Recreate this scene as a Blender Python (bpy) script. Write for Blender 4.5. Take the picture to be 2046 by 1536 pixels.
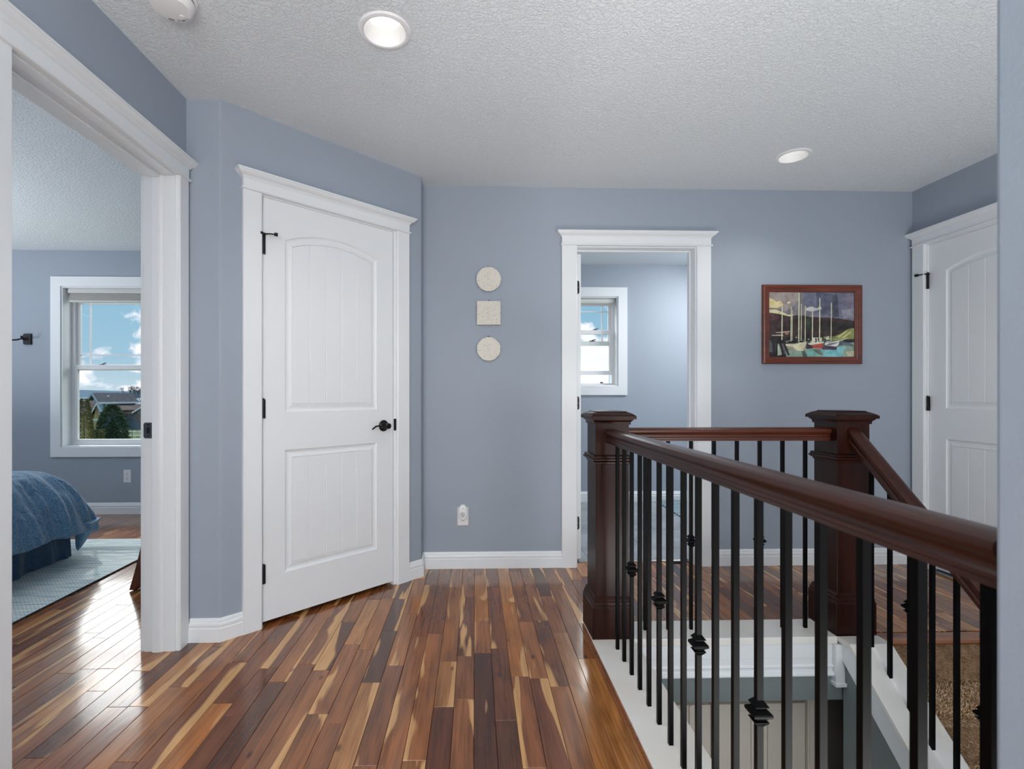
import bpy, bmesh, math, random
from math import sin, cos, pi, sqrt, radians
from mathutils import Vector, Matrix, noise
random.seed(7)
S = bpy.context.scene
COL = S.collection
for o in list(bpy.data.objects): bpy.data.objects.remove(o)

# ------------------------------------------------------------------ camera
HC = 1.1147
YAW = .0293
cam = bpy.data.cameras.new('camera'); co = bpy.data.objects.new('camera', cam); COL.objects.link(co)
co.location = (0, 0, HC); co.rotation_euler = (pi/2, 0, -YAW)
cam.sensor_width = 36; cam.lens = 995.4/2046*36
cam.shift_x = (1023-961.5)/2046; cam.shift_y = (785.8-768)/2046
cam.clip_start = .02; cam.clip_end = 2000
cam.dof.use_dof = True; cam.dof.focus_distance = 2.7; cam.dof.aperture_fstop = 5.6
S.camera = co

# ------------------------------------------------------------------ room numbers
XL, XR, YF, H = -1.26, 2.922, 3.184, 2.437      # left wall, right wall, back wall, ceiling
Y1, X2, PHI, L3 = 2.278, -1.1097, .7491, 1.138  # nook and the angled closet wall
X3, Y3 = X2+L3*cos(PHI), Y1+L3*sin(PHI)
YB, YT = 4.71, 5.10                             # bedroom and bath window walls
K = .0165                                       # the floor boards run this much off square
HEAD = 2.061

# ------------------------------------------------------------------ world, sun, large lights, exposure
def world():
    w = bpy.data.worlds.new('sky'); S.world = w; w.use_nodes = True
    n, l = w.node_tree.nodes, w.node_tree.links; n.clear()
    out = n.new('ShaderNodeOutputWorld'); bg = n.new('ShaderNodeBackground'); l.new(bg.outputs[0], out.inputs[0])
    tc = n.new('ShaderNodeTexCoord'); sep = n.new('ShaderNodeSeparateXYZ'); l.new(tc.outputs['Generated'], sep.inputs[0])
    r = n.new('ShaderNodeValToRGB'); l.new(sep.outputs['Z'], r.inputs[0])
    e = r.color_ramp.elements
    e[0].position = 0; e[0].color = (.60, .74, .84, 1)
    e[1].position = .6; e[1].color = (.20, .40, .66, 1)
    m = r.color_ramp.elements.new(.06); m.color = (.38, .60, .76, 1)
    m = r.color_ramp.elements.new(.17); m.color = (.30, .54, .73, 1)
    mp = n.new('ShaderNodeMapping'); l.new(tc.outputs['Generated'], mp.inputs[0]); mp.inputs['Scale'].default_value = (1, 1, 1.5); mp.inputs['Location'].default_value = (.39, .12, .085)
    nz = n.new('ShaderNodeTexNoise'); l.new(mp.outputs[0], nz.inputs[0]); nz.inputs['Scale'].default_value = 15; nz.inputs['Detail'].default_value = 9; nz.inputs['Roughness'].default_value = .56; nz.inputs['Distortion'].default_value = .25
    cr = n.new('ShaderNodeValToRGB'); l.new(nz.outputs[0], cr.inputs[0]); cr.color_ramp.elements[0].position = .53; cr.color_ramp.elements[1].position = .63
    mx = n.new('ShaderNodeMix'); mx.data_type = 'RGBA'; l.new(cr.outputs[0], mx.inputs[0]); l.new(r.outputs[0], mx.inputs[6]); mx.inputs[7].default_value = (1.15, 1.12, 1.2, 1)
    l.new(mx.outputs[2], bg.inputs[0]); bg.inputs[1].default_value = 1.0
world()
def area(name, loc, rot, sx, sy, p, col=(1, 1, 1), spread=pi):
    d = bpy.data.lights.new(name, 'AREA'); d.shape = 'RECTANGLE'; d.size = sx; d.size_y = sy; d.energy = p; d.color = col; d.spread = spread
    o = bpy.data.objects.new(name, d); COL.objects.link(o); o.location = loc; o.rotation_euler = rot
    return o
sun = bpy.data.lights.new('sun', 'SUN'); sun.energy = 1.4; sun.angle = .01; sun.color = (1, .95, .88)
so = bpy.data.objects.new('sun', sun); COL.objects.link(so); so.rotation_euler = (radians(48), radians(8), radians(-150))
# unseen fill lights added to brighten the rooms, and panels outdoors for floor glare
area('hall_fill', (.0, -2.35, 1.45), (pi/2, 0, 0), 2.6, 1.9, 86, (1, .985, .965))  # added panel behind the camera that lights the hall, no window there
area('ceiling_fill', (-.3, -.9, 1.25), (pi, 0, 0), 1.0, 1.0, 62, (1, .985, .965), radians(150))  # added upward panel that brightens the ceiling
area('stairwell_fill', (1.25, .2, -.25), (radians(180), 0, 0), .9, 1.3, 44, (1, .985, .965))  # added upward panel inside the well, lifts the far ceiling
area('stair_fill', (2.3, -1.7, .75), (radians(78), 0, 0), .9, 1.2, 26, (.97, .985, 1))  # added panel to brighten the carpeted steps
area('bedroom_fill', (-4.6, 2.3, .85), (radians(180), 0, 0), .9, 1.2, 80, (.96, .98, 1))  # added upward panel above the bed, out of view, brightens the bedroom ceiling
area('glare_panel', (-7.6, 11.0, 6.5), (radians(-66), 0, radians(28)), 8.6, 6.8, 1250, (1, .985, .97))  # added panel up outdoors, aimed to put glare on the bedroom doorway floor
area('glare_panel', (3.4, 12.5, 5.9), (radians(-68), 0, radians(-12)), 4.4, 4.0, 520, (1, .985, .97))  # added panel, reflected through the bath window as glare on the boards
area('bath_fill', (2.7, 4.2, 2.3), (0, radians(30), 0), .6, .7, 38, (.97, .99, 1))  # added light under the bath ceiling, brightens its walls and tiles
area('lower_hall_fill', (1.25, 1.0, -.34), (0, 0, 0), .5, .5, 4.5, (1, .96, .9))  # added light so the enclosed lower level is not black
S.view_settings.view_transform = 'Standard'; S.view_settings.look = 'None'
S.view_settings.gamma = 1; S.view_settings.use_curve_mapping = False
S.view_settings.exposure = 0.0

# ------------------------------------------------------------------ materials
MT = {}
def srgb(h):
    if isinstance(h, str): c = [int(h[i:i+2], 16)/255 for i in (0, 2, 4)]
    else: c = [v/255 for v in h]
    return tuple((v/12.92 if v <= .04045 else ((v+.055)/1.055)**2.4) for v in c)+(1,)
def mat(name, col, rough=.5, metal=0, bump=None, coat=0, spec=None, var=None, sheen=0):
    """bump=(scale, distance, detail), var=(scale, second colour)"""
    if name in MT: return MT[name]
    m = bpy.data.materials.new(name); m.use_nodes = True; n, l = m.node_tree.nodes, m.node_tree.links
    p = n['Principled BSDF']; p.inputs['Base Color'].default_value = srgb(col); p.inputs['Roughness'].default_value = rough; p.inputs['Metallic'].default_value = metal
    p.inputs['Coat Weight'].default_value = coat; p.inputs['Coat Roughness'].default_value = .08
    if spec is not None: p.inputs['Specular IOR Level'].default_value = spec
    if sheen: p.inputs['Sheen Weight'].default_value = sheen
    tc = n.new('ShaderNodeTexCoord')
    if bump:
        nz = n.new('ShaderNodeTexNoise'); nz.inputs['Scale'].default_value = bump[0]; nz.inputs['Detail'].default_value = bump[2]; l.new(tc.outputs['Object'], nz.inputs[0])
        b = n.new('ShaderNodeBump'); b.inputs['Distance'].default_value = bump[1]; b.inputs['Strength'].default_value = 1; l.new(nz.outputs[0], b.inputs['Height']); l.new(b.outputs[0], p.inputs['Normal'])
    if var:
        nz = n.new('ShaderNodeTexNoise'); nz.inputs['Scale'].default_value = var[0]; nz.inputs['Detail'].default_value = 6; l.new(tc.outputs['Object'], nz.inputs[0])
        mx = n.new('ShaderNodeMix'); mx.data_type = 'RGBA'
        cr = n.new('ShaderNodeValToRGB'); cr.color_ramp.elements[0].position = .4; cr.color_ramp.elements[1].position = .6; l.new(nz.outputs[0], cr.inputs[0])
        l.new(cr.outputs[0], mx.inputs[0]); mx.inputs[6].default_value = srgb(col); mx.inputs[7].default_value = srgb(var[1]); l.new(mx.outputs[2], p.inputs['Base Color'])
    MT[name] = m; return m
def emit(name, col, s):
    m = bpy.data.materials.new(name); m.use_nodes = True; p = m.node_tree.nodes['Principled BSDF']
    p.inputs['Base Color'].default_value = (.9, .9, .9, 1); p.inputs['Emission Color'].default_value = srgb(col); p.inputs['Emission Strength'].default_value = s
    MT[name] = m; return m
WALL = mat('blue_grey_paint', (158, 168, 180), .6, bump=(240, .0004, 2))
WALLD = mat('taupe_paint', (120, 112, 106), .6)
WALLG = mat('green_grey_paint', (128, 137, 137), .6, bump=(220, .0006, 2))
TRIM = mat('white_trim_paint', (234, 237, 239), .34)
DOORP = mat('white_door_paint', (234, 237, 239), .38)
CURB = mat('white_stone_cap', (232, 229, 224), .25, var=(3, (226, 220, 210)))
BLK = mat('oil_rubbed_bronze', (30, 29, 30), .35, .6)
IRON = mat('black_iron', (4, 4, 5), .4, 0, spec=.07)
DARK = mat('dark_gap', (14, 11, 10), .9)
PLASTIC = mat('white_plastic', (238, 238, 238), .3)
VINYL = mat('white_vinyl', (235, 235, 236), .35)
SHADE = mat('shade_fabric', (196, 194, 190), .9, bump=(300, .001, 2))
STEEL = mat('brushed_nickel', (110, 112, 116), .35, .9)
def ceil_mat():
    m = bpy.data.materials.new('textured_ceiling_paint'); m.use_nodes = True; n, l = m.node_tree.nodes, m.node_tree.links; p = n['Principled BSDF']
    p.inputs['Base Color'].default_value = srgb((234, 239, 242)); p.inputs['Roughness'].default_value = .75
    tc = n.new('ShaderNodeTexCoord'); mp = n.new('ShaderNodeMapping'); l.new(tc.outputs['Object'], mp.inputs[0]); mp.inputs['Scale'].default_value = (1, 1, .2)
    nz = n.new('ShaderNodeTexNoise'); nz.inputs['Scale'].default_value = 80; nz.inputs['Detail'].default_value = 3; nz.inputs['Roughness'].default_value = .6; nz.inputs['Distortion'].default_value = .8; l.new(mp.outputs[0], nz.inputs[0])
    cr = n.new('ShaderNodeValToRGB'); cr.color_ramp.elements[0].position = .42; cr.color_ramp.elements[1].position = .60; l.new(nz.outputs[0], cr.inputs[0])
    b = n.new('ShaderNodeBump'); b.inputs['Distance'].default_value = .0023; b.inputs['Strength'].default_value = .9; l.new(cr.outputs[0], b.inputs['Height']); l.new(b.outputs[0], p.inputs['Normal'])
    return m
CEIL = ceil_mat()
def wood(name, cols, sap=None, rough=.2, perobj=True, axis='Y', coat=.5, scale=1.0, bump=.0006, spec=.5):
    """boards: each object takes its own tone and its own piece of grain"""
    m = bpy.data.materials.new(name); m.use_nodes = True; n, l = m.node_tree.nodes, m.node_tree.links; p = n['Principled BSDF']
    tc = n.new('ShaderNodeTexCoord')
    oi = n.new('ShaderNodeObjectInfo'); geo = n.new('ShaderNodeNewGeometry')
    ad = n.new('ShaderNodeMath'); ad.operation = 'ADD'; l.new(oi.outputs['Random'], ad.inputs[0]); l.new(geo.outputs['Random Per Island'], ad.inputs[1])
    if not perobj: ad.inputs[1].default_value = 0; l.remove(ad.inputs[1].links[0])
    fr = n.new('ShaderNodeMath'); fr.operation = 'FRACT'; l.new(ad.outputs[0], fr.inputs[0])
    off = n.new('ShaderNodeVectorMath'); off.operation = 'SCALE'; off.inputs[0].default_value = (37, 91, 53); l.new(fr.outputs[0], off.inputs['Scale'])
    va = n.new('ShaderNodeVectorMath'); va.operation = 'ADD'; l.new(tc.outputs['Object'], va.inputs[0]); l.new(off.outputs[0], va.inputs[1])
    def mapped(sc):
        mp = n.new('ShaderNodeMapping'); l.new(va.outputs[0], mp.inputs[0])
        s = {'Y': (sc[0], sc[1], sc[0]), 'Z': (sc[0], sc[0], sc[1]), 'X': (sc[1], sc[0], sc[0])}[axis]
        mp.inputs['Scale'].default_value = [v*scale for v in s]; return mp
    def nz(sc, det, dist=0, rg=.5):
        t = n.new('ShaderNodeTexNoise'); t.inputs['Scale'].default_value = 1; t.inputs['Detail'].default_value = det; t.inputs['Distortion'].default_value = dist; t.inputs['Roughness'].default_value = rg
        l.new(mapped(sc).outputs[0], t.inputs[0]); return t
    def ramp(src, els):
        r = n.new('ShaderNodeValToRGB'); l.new(src, r.inputs[0]); e = r.color_ramp.elements
        while len(e) < len(els): e.new(.5)
        for q, (pos, c) in zip(e, els): q.position = pos; q.color = c if len(c) == 4 else (*c, 1)
        return r
    tone = ramp(fr.outputs[0], [(i/(len(cols)-1), srgb(c)) for i, c in enumerate(cols)])
    figure = nz((9, 1.7), 4, 1.6)
    fig = ramp(figure.outputs[0], [(.30, (.55, .50, .47)), (.5, (.95, .95, .95)), (.70, (1.3, 1.26, 1.2))])
    mu = n.new('ShaderNodeMix'); mu.data_type = 'RGBA'; mu.blend_type = 'MULTIPLY'; mu.inputs[0].default_value = .75; l.new(tone.outputs[0], mu.inputs[6]); l.new(fig.outputs[0], mu.inputs[7])
    last = mu.outputs[2]
    # fine rings
    w = n.new('ShaderNodeTexNoise'); w.inputs['Scale'].default_value = 1; w.inputs['Detail'].default_value = 5; w.inputs['Distortion'].default_value = .6; l.new(mapped((95, 3.5)).outputs[0], w.inputs[0])
    wr = ramp(w.outputs[0], [(.33, (.58, .54, .50)), (.55, (1, 1, 1)), (.75, (1.1, 1.08, 1.04))])
    m2 = n.new('ShaderNodeMix'); m2.data_type = 'RGBA'; m2.blend_type = 'MULTIPLY'; m2.inputs[0].default_value = .8; l.new(last, m2.inputs[6]); l.new(wr.outputs[0], m2.inputs[7]); last = m2.outputs[2]
    if sap:
        sn = nz((11, 1.3), 2, 1.0)
        # sapwood hugs one edge of a board
        sx = n.new('ShaderNodeSeparateXYZ'); l.new(tc.outputs['Object'], sx.inputs[0])
        sg = n.new('ShaderNodeMath'); sg.operation = 'SUBTRACT'; l.new(fr.outputs[0], sg.inputs[0]); sg.inputs[1].default_value = .5
        sgn = n.new('ShaderNodeMath'); sgn.operation = 'SIGN'; l.new(sg.outputs[0], sgn.inputs[0])
        ml = n.new('ShaderNodeMath'); ml.operation = 'MULTIPLY'; l.new(sx.outputs['X'], ml.inputs[0]); l.new(sgn.outputs[0], ml.inputs[1])
        m3 = n.new('ShaderNodeMath'); m3.operation = 'MULTIPLY_ADD'; l.new(ml.outputs[0], m3.inputs[0]); m3.inputs[1].default_value = 3.2; l.new(sn.outputs[0], m3.inputs[2])
        # some boards carry more of it
        pr = n.new('ShaderNodeMath'); pr.operation = 'MULTIPLY'; l.new(fr.outputs[0], pr.inputs[0]); pr.inputs[1].default_value = 7.3
        pf = n.new('ShaderNodeMath'); pf.operation = 'FRACT'; l.new(pr.outputs[0], pf.inputs[0])
        m4 = n.new('ShaderNodeMath'); m4.operation = 'MULTIPLY_ADD'; l.new(pf.outputs[0], m4.inputs[0]); m4.inputs[1].default_value = .12; l.new(m3.outputs[0], m4.inputs[2])
        sr = ramp(m4.outputs[0], [(.68, (0, 0, 0)), (.73, (1, 1, 1))])
        m5 = n.new('ShaderNodeMix'); m5.data_type = 'RGBA'; l.new(sr.outputs[0], m5.inputs[0]); l.new(last, m5.inputs[6])
        sc = n.new('ShaderNodeMix'); sc.data_type = 'RGBA'; sc.blend_type = 'MULTIPLY'; sc.inputs[0].default_value = .5; sc.inputs[6].default_value = srgb(sap); l.new(wr.outputs[0], sc.inputs[7]); l.new(sc.outputs[2], m5.inputs[7]); last = m5.outputs[2]
        # knots
        kn = n.new('ShaderNodeTexVoronoi'); kn.inputs['Scale'].default_value = 1; l.new(mapped((9, 4.2)).outputs[0], kn.inputs[0])
        kr = ramp(kn.outputs['Distance'], [(.0, (.12, .08, .06)), (.035, (.3, .22, .18)), (.10, (1, 1, 1))])
        m6 = n.new('ShaderNodeMix'); m6.data_type = 'RGBA'; m6.blend_type = 'MULTIPLY'; m6.inputs[0].default_value = .85; l.new(last, m6.inputs[6]); l.new(kr.outputs[0], m6.inputs[7]); last = m6.outputs[2]
    l.new(last, p.inputs['Base Color'])
    rr = n.new('ShaderNodeMapRange'); l.new(figure.outputs[0], rr.inputs[0]); rr.inputs[3].default_value = rough*.8; rr.inputs[4].default_value = rough*1.3; l.new(rr.outputs[0], p.inputs['Roughness'])
    p.inputs['Specular IOR Level'].default_value = spec
    p.inputs['Coat Weight'].default_value = coat; p.inputs['Coat Roughness'].default_value = rough*.6; p.inputs['Coat IOR'].default_value = 1.6
    b = n.new('ShaderNodeBump'); b.inputs['Distance'].default_value = bump; b.inputs['Strength'].default_value = 1
    l.new(figure.outputs[0], b.inputs['Height']); l.new(b.outputs[0], p.inputs['Normal'])
    if coat: l.new(b.outputs[0], p.inputs['Coat Normal'])
    MT[name] = m; return m
FLOOR = wood('acacia_board', [(128, 74, 41), (96, 53, 31), (156, 96, 52), (136, 80, 43), (70, 40, 27), (148, 88, 46), (180, 122, 68), (116, 65, 36), (174, 108, 48), (84, 47, 29), (154, 96, 53), (124, 75, 43)], sap=(206, 156, 100), rough=.18, coat=.5, spec=.4)
NOSE = wood('nosing_wood', [(140, 84, 46), (150, 92, 52)], rough=.22, axis='X')
MAHO = wood('mahogany', [(42, 17, 10), (46, 19, 11)], rough=.34, axis='Z', coat=.07, bump=.0002, spec=.14)
MAHY = wood('mahogany_rail', [(62, 26, 14), (58, 24, 13)], rough=.34, axis='Y', coat=.2, bump=.0002, spec=.25)
MAHX = wood('mahogany_cross_rail', [(76, 33, 17), (70, 30, 15)], rough=.34, axis='X', coat=.2, bump=.0002, spec=.25)
FRAMEW = wood('frame_wood', [(112, 48, 26), (104, 44, 24)], rough=.3, axis='X', coat=.3, bump=.0002)
CHAIRW = wood('chair_wood', [(104, 54, 38), (110, 58, 40)], rough=.3, axis='Z', coat=.4, bump=.0002)

# ------------------------------------------------------------------ mesh helpers
class MB:
    def __init__(s, tf=None): s.v = []; s.f = []; s.m = []; s.tf = tf; s.cm = 0
    def add(s, vs, fs):
        b = len(s.v)
        s.v += [tuple(s.tf(*v)) if s.tf else tuple(v) for v in vs]
        for f in fs: s.f.append([b+i for i in f]); s.m.append(s.cm)
        return s
    def box(s, x0, y0, z0, x1, y1, z1):
        return s.add([(x0, y0, z0), (x1, y0, z0), (x1, y1, z0), (x0, y1, z0), (x0, y0, z1), (x1, y0, z1), (x1, y1, z1), (x0, y1, z1)],
                     [(0, 3, 2, 1), (4, 5, 6, 7), (0, 1, 5, 4), (1, 2, 6, 5), (2, 3, 7, 6), (3, 0, 4, 7)])
    def rings(s, rs, cap0=True, cap1=True, closed=True):
        n = len(rs[0]); vs = [p for r in rs for p in r]; fs = []
        for i in range(len(rs)-1):
            for j in range(n if closed else n-1):
                k = (j+1) % n; fs.append((i*n+j, i*n+k, (i+1)*n+k, (i+1)*n+j))
        if cap0: fs.append(tuple(range(n-1, -1, -1)))
        if cap1: fs.append(tuple((len(rs)-1)*n+j for j in range(n)))
        return s.add(vs, fs)
    def sq(s, cx, cy, prof):            # stacked square rings, prof = [(half, z)]
        return s.rings([[(cx-h, cy-h, z), (cx+h, cy-h, z), (cx+h, cy+h, z), (cx-h, cy+h, z)] for h, z in prof])
    def lathe(s, c, prof, n=24, axis='z', caps=True):
        rs = []
        for r, z in prof:
            ring = []
            for i in range(n):
                a = 2*pi*i/n; q = (r*cos(a), r*sin(a), z)
                if axis == 'y': q = (q[0], -q[2], q[1])      # out along -y
                if axis == 'x': q = (q[2], q[0], q[1])
                ring.append((c[0]+q[0], c[1]+q[1], c[2]+q[2]))
            rs.append(ring)
        return s.rings(rs, caps, caps)
    def tube(s, pts, rad, n=8, flat=1):
        rs = []; pts = [Vector(p) for p in pts]
        for i, p in enumerate(pts):
            t = (pts[min(i+1, len(pts)-1)]-pts[max(i-1, 0)]).normalized()
            a = t.cross(Vector((0, 0, 1)));  a = a.normalized() if a.length > .01 else Vector((1, 0, 0)); b = t.cross(a).normalized()
            r = rad[i] if isinstance(rad, (list, tuple)) else rad
            rs.append([tuple(p+a*r*cos(2*pi*j/n)+b*r*flat*sin(2*pi*j/n)) for j in range(n)])
        return s.rings(rs)
    def prism(s, poly, z0, z1):         # footprint in xy
        return s.rings([[(x, y, z0) for x, y in poly], [(x, y, z1) for x, y in poly]])
    def xzprism(s, poly, y0, y1):
        return s.rings([[(x, y0, z) for x, z in poly], [(x, y1, z) for x, z in poly]])
    def build(s, name, m, parent=None, smooth=False, bevel=0, loc=None, **props):
        me = bpy.data.meshes.new(name); me.from_pydata(s.v, [], s.f)
        for q in (m if isinstance(m, (list, tuple)) else [m]): me.materials.append(q)
        if any(s.m): me.polygons.foreach_set('material_index', s.m)
        bm = bmesh.new(); bm.from_mesh(me); bmesh.ops.recalc_face_normals(bm, faces=bm.faces[:]); bm.to_mesh(me); bm.free()
        if smooth: me.polygons.foreach_set('use_smooth', [True]*len(me.polygons)); me.set_sharp_from_angle(angle=radians(35))
        o = bpy.data.objects.new(name, me); COL.objects.link(o)
        if loc: o.location = loc
        if parent: o.parent = parent
        if bevel:
            b = o.modifiers.new('bevel', 'BEVEL'); b.width = bevel; b.segments = 2; b.limit_method = 'ANGLE'
        for k, v in props.items(): o[k] = v
        return o
def empty(name, loc=(0, 0, 0), rz=0, parent=None, **props):
    o = bpy.data.objects.new(name, None); COL.objects.link(o); o.location = loc; o.rotation_euler = (0, 0, rz); o.empty_display_size = .1
    if parent: o.parent = parent
    for k, v in props.items(): o[k] = v
    return o
ST = dict(kind='structure')
def copy_tree(o, parent=None):
    c = o.copy(); COL.objects.link(c)
    if parent: c.parent = parent
    for ch in list(o.children): copy_tree(ch, c)
    return c
def A(s, off=0):                        # a point of the angled wall, s along it, off out of it
    return (X2+s*cos(PHI)+off*sin(PHI), Y1+s*sin(PHI)-off*cos(PHI))

# ------------------------------------------------------------------ walls
def wall_y(name, y0, y1, x0, x1, holes, m=WALL, z0=0, z1=H):
    """wall along X between y0 and y1, holes = [(xa, xb, za, zb)] sorted"""
    b = MB(); x = x0
    for xa, xb, za, zb in holes:
        b.box(x, y0, z0, xa, y1, z1)
        if za > z0: b.box(xa, y0, z0, xb, y1, za)
        if zb < z1: b.box(xa, y0, zb, xb, y1, z1)
        x = xb
    b.box(x, y0, z0, x1, y1, z1)
    return b.build(name, m, **ST)
def wall_x(name, x0, x1, y0, y1, holes, m=WALL, z0=0, z1=H):
    b = MB(); y = y0
    for ya, yb, za, zb in holes:
        b.box(x0, y, z0, x1, ya, z1)
        if za > z0: b.box(x0, ya, z0, x1, yb, za)
        if zb < z1: b.box(x0, ya, zb, x1, yb, z1)
        y = yb
    b.box(x0, y, z0, x1, y1, z1)
    return b.build(name, m, **ST)
BW = (-3.737, -2.60, .617, 2.103)      # bedroom window opening
TW = (.86, 1.562, 1.19, 2.114)         # bath window opening
wall_x('wall_left', XL-.13, XL, -2.5, 2.41, [(1.393, 2.207, 0, HEAD+.011)])
wall_y('wall_back', YF, YF+.115, X3-.12, 4.2, [(.695, 1.495, 0, HEAD+.011)])
wall_x('wall_right', XR, XR+.12, -2.5, YF, [(2.287, 3.093, 0, HEAD+.011)], z0=-2.74)
wall_y('wall_front', -2.62, -2.5, XL-.13, XR+.12, [], z0=-2.74)
def arc(c, r, a0, a1, n=6): return [(c[0]+r*cos(a0+(a1-a0)*i/n), c[1]+r*sin(a0+(a1-a0)*i/n)) for i in range(n+1)]
rr = .02
t2 = rr*math.tan(PHI/2)
c2 = (X2-t2, Y1+rr)
n3 = A(L3-.045); t3 = .02*math.tan((pi/2-PHI)/2)
c3 = (X3-rr, Y3-t3*0+.0)
b = MB()
b.prism([(XL, Y1)]+arc(c2, rr, -pi/2, -pi/2+PHI)+[A(.170), A(.170, -.115), (XL, Y1+.12)], 0, H)
pc = A(L3-t3)
cc = (X3-rr, pc[1]+rr*cos(PHI))
b.prism([A(.952)]+arc(cc, rr, -pi/2+PHI, 0)+[(X3, YF), (X3-.12, YF), A(.952, -.115)], 0, H)
b.add([(*A(.170), HEAD+.011), (*A(.952), HEAD+.011), (*A(.952, -.115), HEAD+.011), (*A(.170, -.115), HEAD+.011), (*A(.170), H), (*A(.952), H), (*A(.952, -.115), H), (*A(.170, -.115), H)],
      [(0, 3, 2, 1), (4, 5, 6, 7), (0, 1, 5, 4), (1, 2, 6, 5), (2, 3, 7, 6), (3, 0, 4, 7)])
b.build('wall_corner', WALL, **ST)
MB().box(.573, -2.5, -2.74, .70, .525, H).build('wall_stair', WALL, bevel=.006, **ST)
# bedroom shell
wall_y('wall_bedroom_window', YB, YB+.17, -5.4, XL-.13+.02, [BW])
wall_x('wall_bedroom_right', XL-.13, XL-.01, 2.41, YB, [])
wall_x('wall_bedroom_left', -5.4, -5.28, .6, YB, [])
wall_y('wall_bedroom_front', .5, .62, -5.4, XL-.13, [])
# bath shell
wall_y('wall_bath_window', YT, YT+.17, .1, 4.2, [TW])
wall_x('wall_bath_left', .1, .22, YF+.115, YT, [])
wall_x('wall_bath_right', 3.2, 3.32, YF+.115, YT, [])
# ceilings
# hall ceiling with round cut-outs for the two recessed lights
LAMPS = [(-.298, 1.826, .078), (1.818, 2.722, .074)]
b = MB(); g = .12
def cquad(x0, y0, x1, y1): b.add([(x0, y0, H), (x1, y0, H), (x1, y1, H), (x0, y1, H)], [(0, 3, 2, 1)])
ys = [-2.5]+[v for l in LAMPS for v in (l[1]-g, l[1]+g)]+[YF+.02]
for i in range(len(ys)-1):
    if i % 2 == 0: cquad(XL-.02, ys[i], XR+.02, ys[i+1])
    else:
        lx, ly, lr = LAMPS[i//2]; cquad(XL-.02, ys[i], lx-g, ys[i+1]); cquad(lx+g, ys[i], XR+.02, ys[i+1])
        n = 48; c = []; q = []
        for k in range(n):
            a = 2*pi*k/n+pi/4; m = max(abs(cos(a)), abs(sin(a))); c.append((lx+lr*cos(a), ly+lr*sin(a), H)); q.append((lx+g*cos(a)/m, ly+g*sin(a)/m, H))
        b.rings([q, c], False, False); b.rings([c, [(x, y, H+.09) for x, y, z in c]], False, False)
b.box(XL-.02, -2.5, H+.09, XR+.02, YF+.02, H+.15)
b.build('ceiling', CEIL, **ST)
MB().box(-5.4, .5, H, XL-.02, YB+.1, H+.1).build('ceiling', CEIL, **ST)
MB().box(.1, YF+.02, H, 3.3, YT+.1, H+.1).build('ceiling', CEIL, **ST)
# closets behind the two shut doors stay dark
MB().box(-1.30, YF+.02, H, .12, 3.5, H+.1).build('ceiling', CEIL, **ST)
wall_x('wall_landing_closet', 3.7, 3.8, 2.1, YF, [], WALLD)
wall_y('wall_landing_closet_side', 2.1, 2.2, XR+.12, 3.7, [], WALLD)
MB().box(XR+.02, 2.1, H, 3.8, YF, H+.1).build('ceiling', CEIL, **ST)
MB().box(XR+.001, 2.1, -.27, 3.8, YF, -.012).build('floor', DARK, **ST)
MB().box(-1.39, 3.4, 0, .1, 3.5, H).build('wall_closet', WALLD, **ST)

# ------------------------------------------------------------------ floor boards
PIV = (.653, 2.2)
def fl(a, b):                           # board frame -> world
    return (PIV[0]+a*cos(K)+b*sin(K), PIV[1]-a*sin(K)+b*cos(K))
def lf(x, y):
    dx, dy = x-PIV[0], y-PIV[1]; return (dx*cos(K)-dy*sin(K), dx*sin(K)+dy*cos(K))
CURB_L, CURB_R = -.095, .093            # curb of the left run in the board frame
X_ST = 1.86                             # right edge of the stringer cap
fb = MB()
fb.box(-5.4, .5, -.26, -.02, YB, -.0125) if False else None
# sub floor: hall left part, landing, bedroom
def subpoly(b, poly, z0=-.27, z1=-.0125): b.prism(poly, z0, z1)
p_l = fl(CURB_L+.01, -4.7); p_u = fl(CURB_L+.01, .1)
subpoly(fb, [(-5.4, -2.5), (p_l[0], -2.5), (p_u[0], 2.24), (-5.4, 2.24)])
fb.box(-5.4, 2.24, -.27, 4.2, YB+.1, -.0125) if False else None
subpoly(fb, [(-5.4, 2.24), (XR, 2.24), (XR, YF+.1), (-5.4, YF+.1)])
subpoly(fb, [(-5.4, YF+.1), (XL, YF+.1), (XL, YB+.1), (-5.4, YB+.1)])
floor = fb.build('floor', DARK, **ST)
PW = .0725
a_seam = lf(.049, 3.124)[0]
def cam_uv(x, y, z=0):
    xr = x*cos(YAW)-y*sin(YAW); d = x*sin(YAW)+y*cos(YAW)
    if d < .3: return None
    return (961.5+995.4*xr/d, 785.8-995.4*(z-HC)/d, d)
def visible(x, y):
    q = cam_uv(x, y)
    if not q or not (-30 < q[0] < 2076 and q[1] < 1570): return False
    if x < XL:                          # only what the bedroom doorway shows
        if y <= 0: return False
        t = y*XL/x
        if not (1.36 < t < 2.25): return False
        if -4.6 < x < -2.26 and y < 3.80: return False
    return True
boards = []
r0 = int((-5.45-PIV[0])/PW)-2
random.seed(11)
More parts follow.
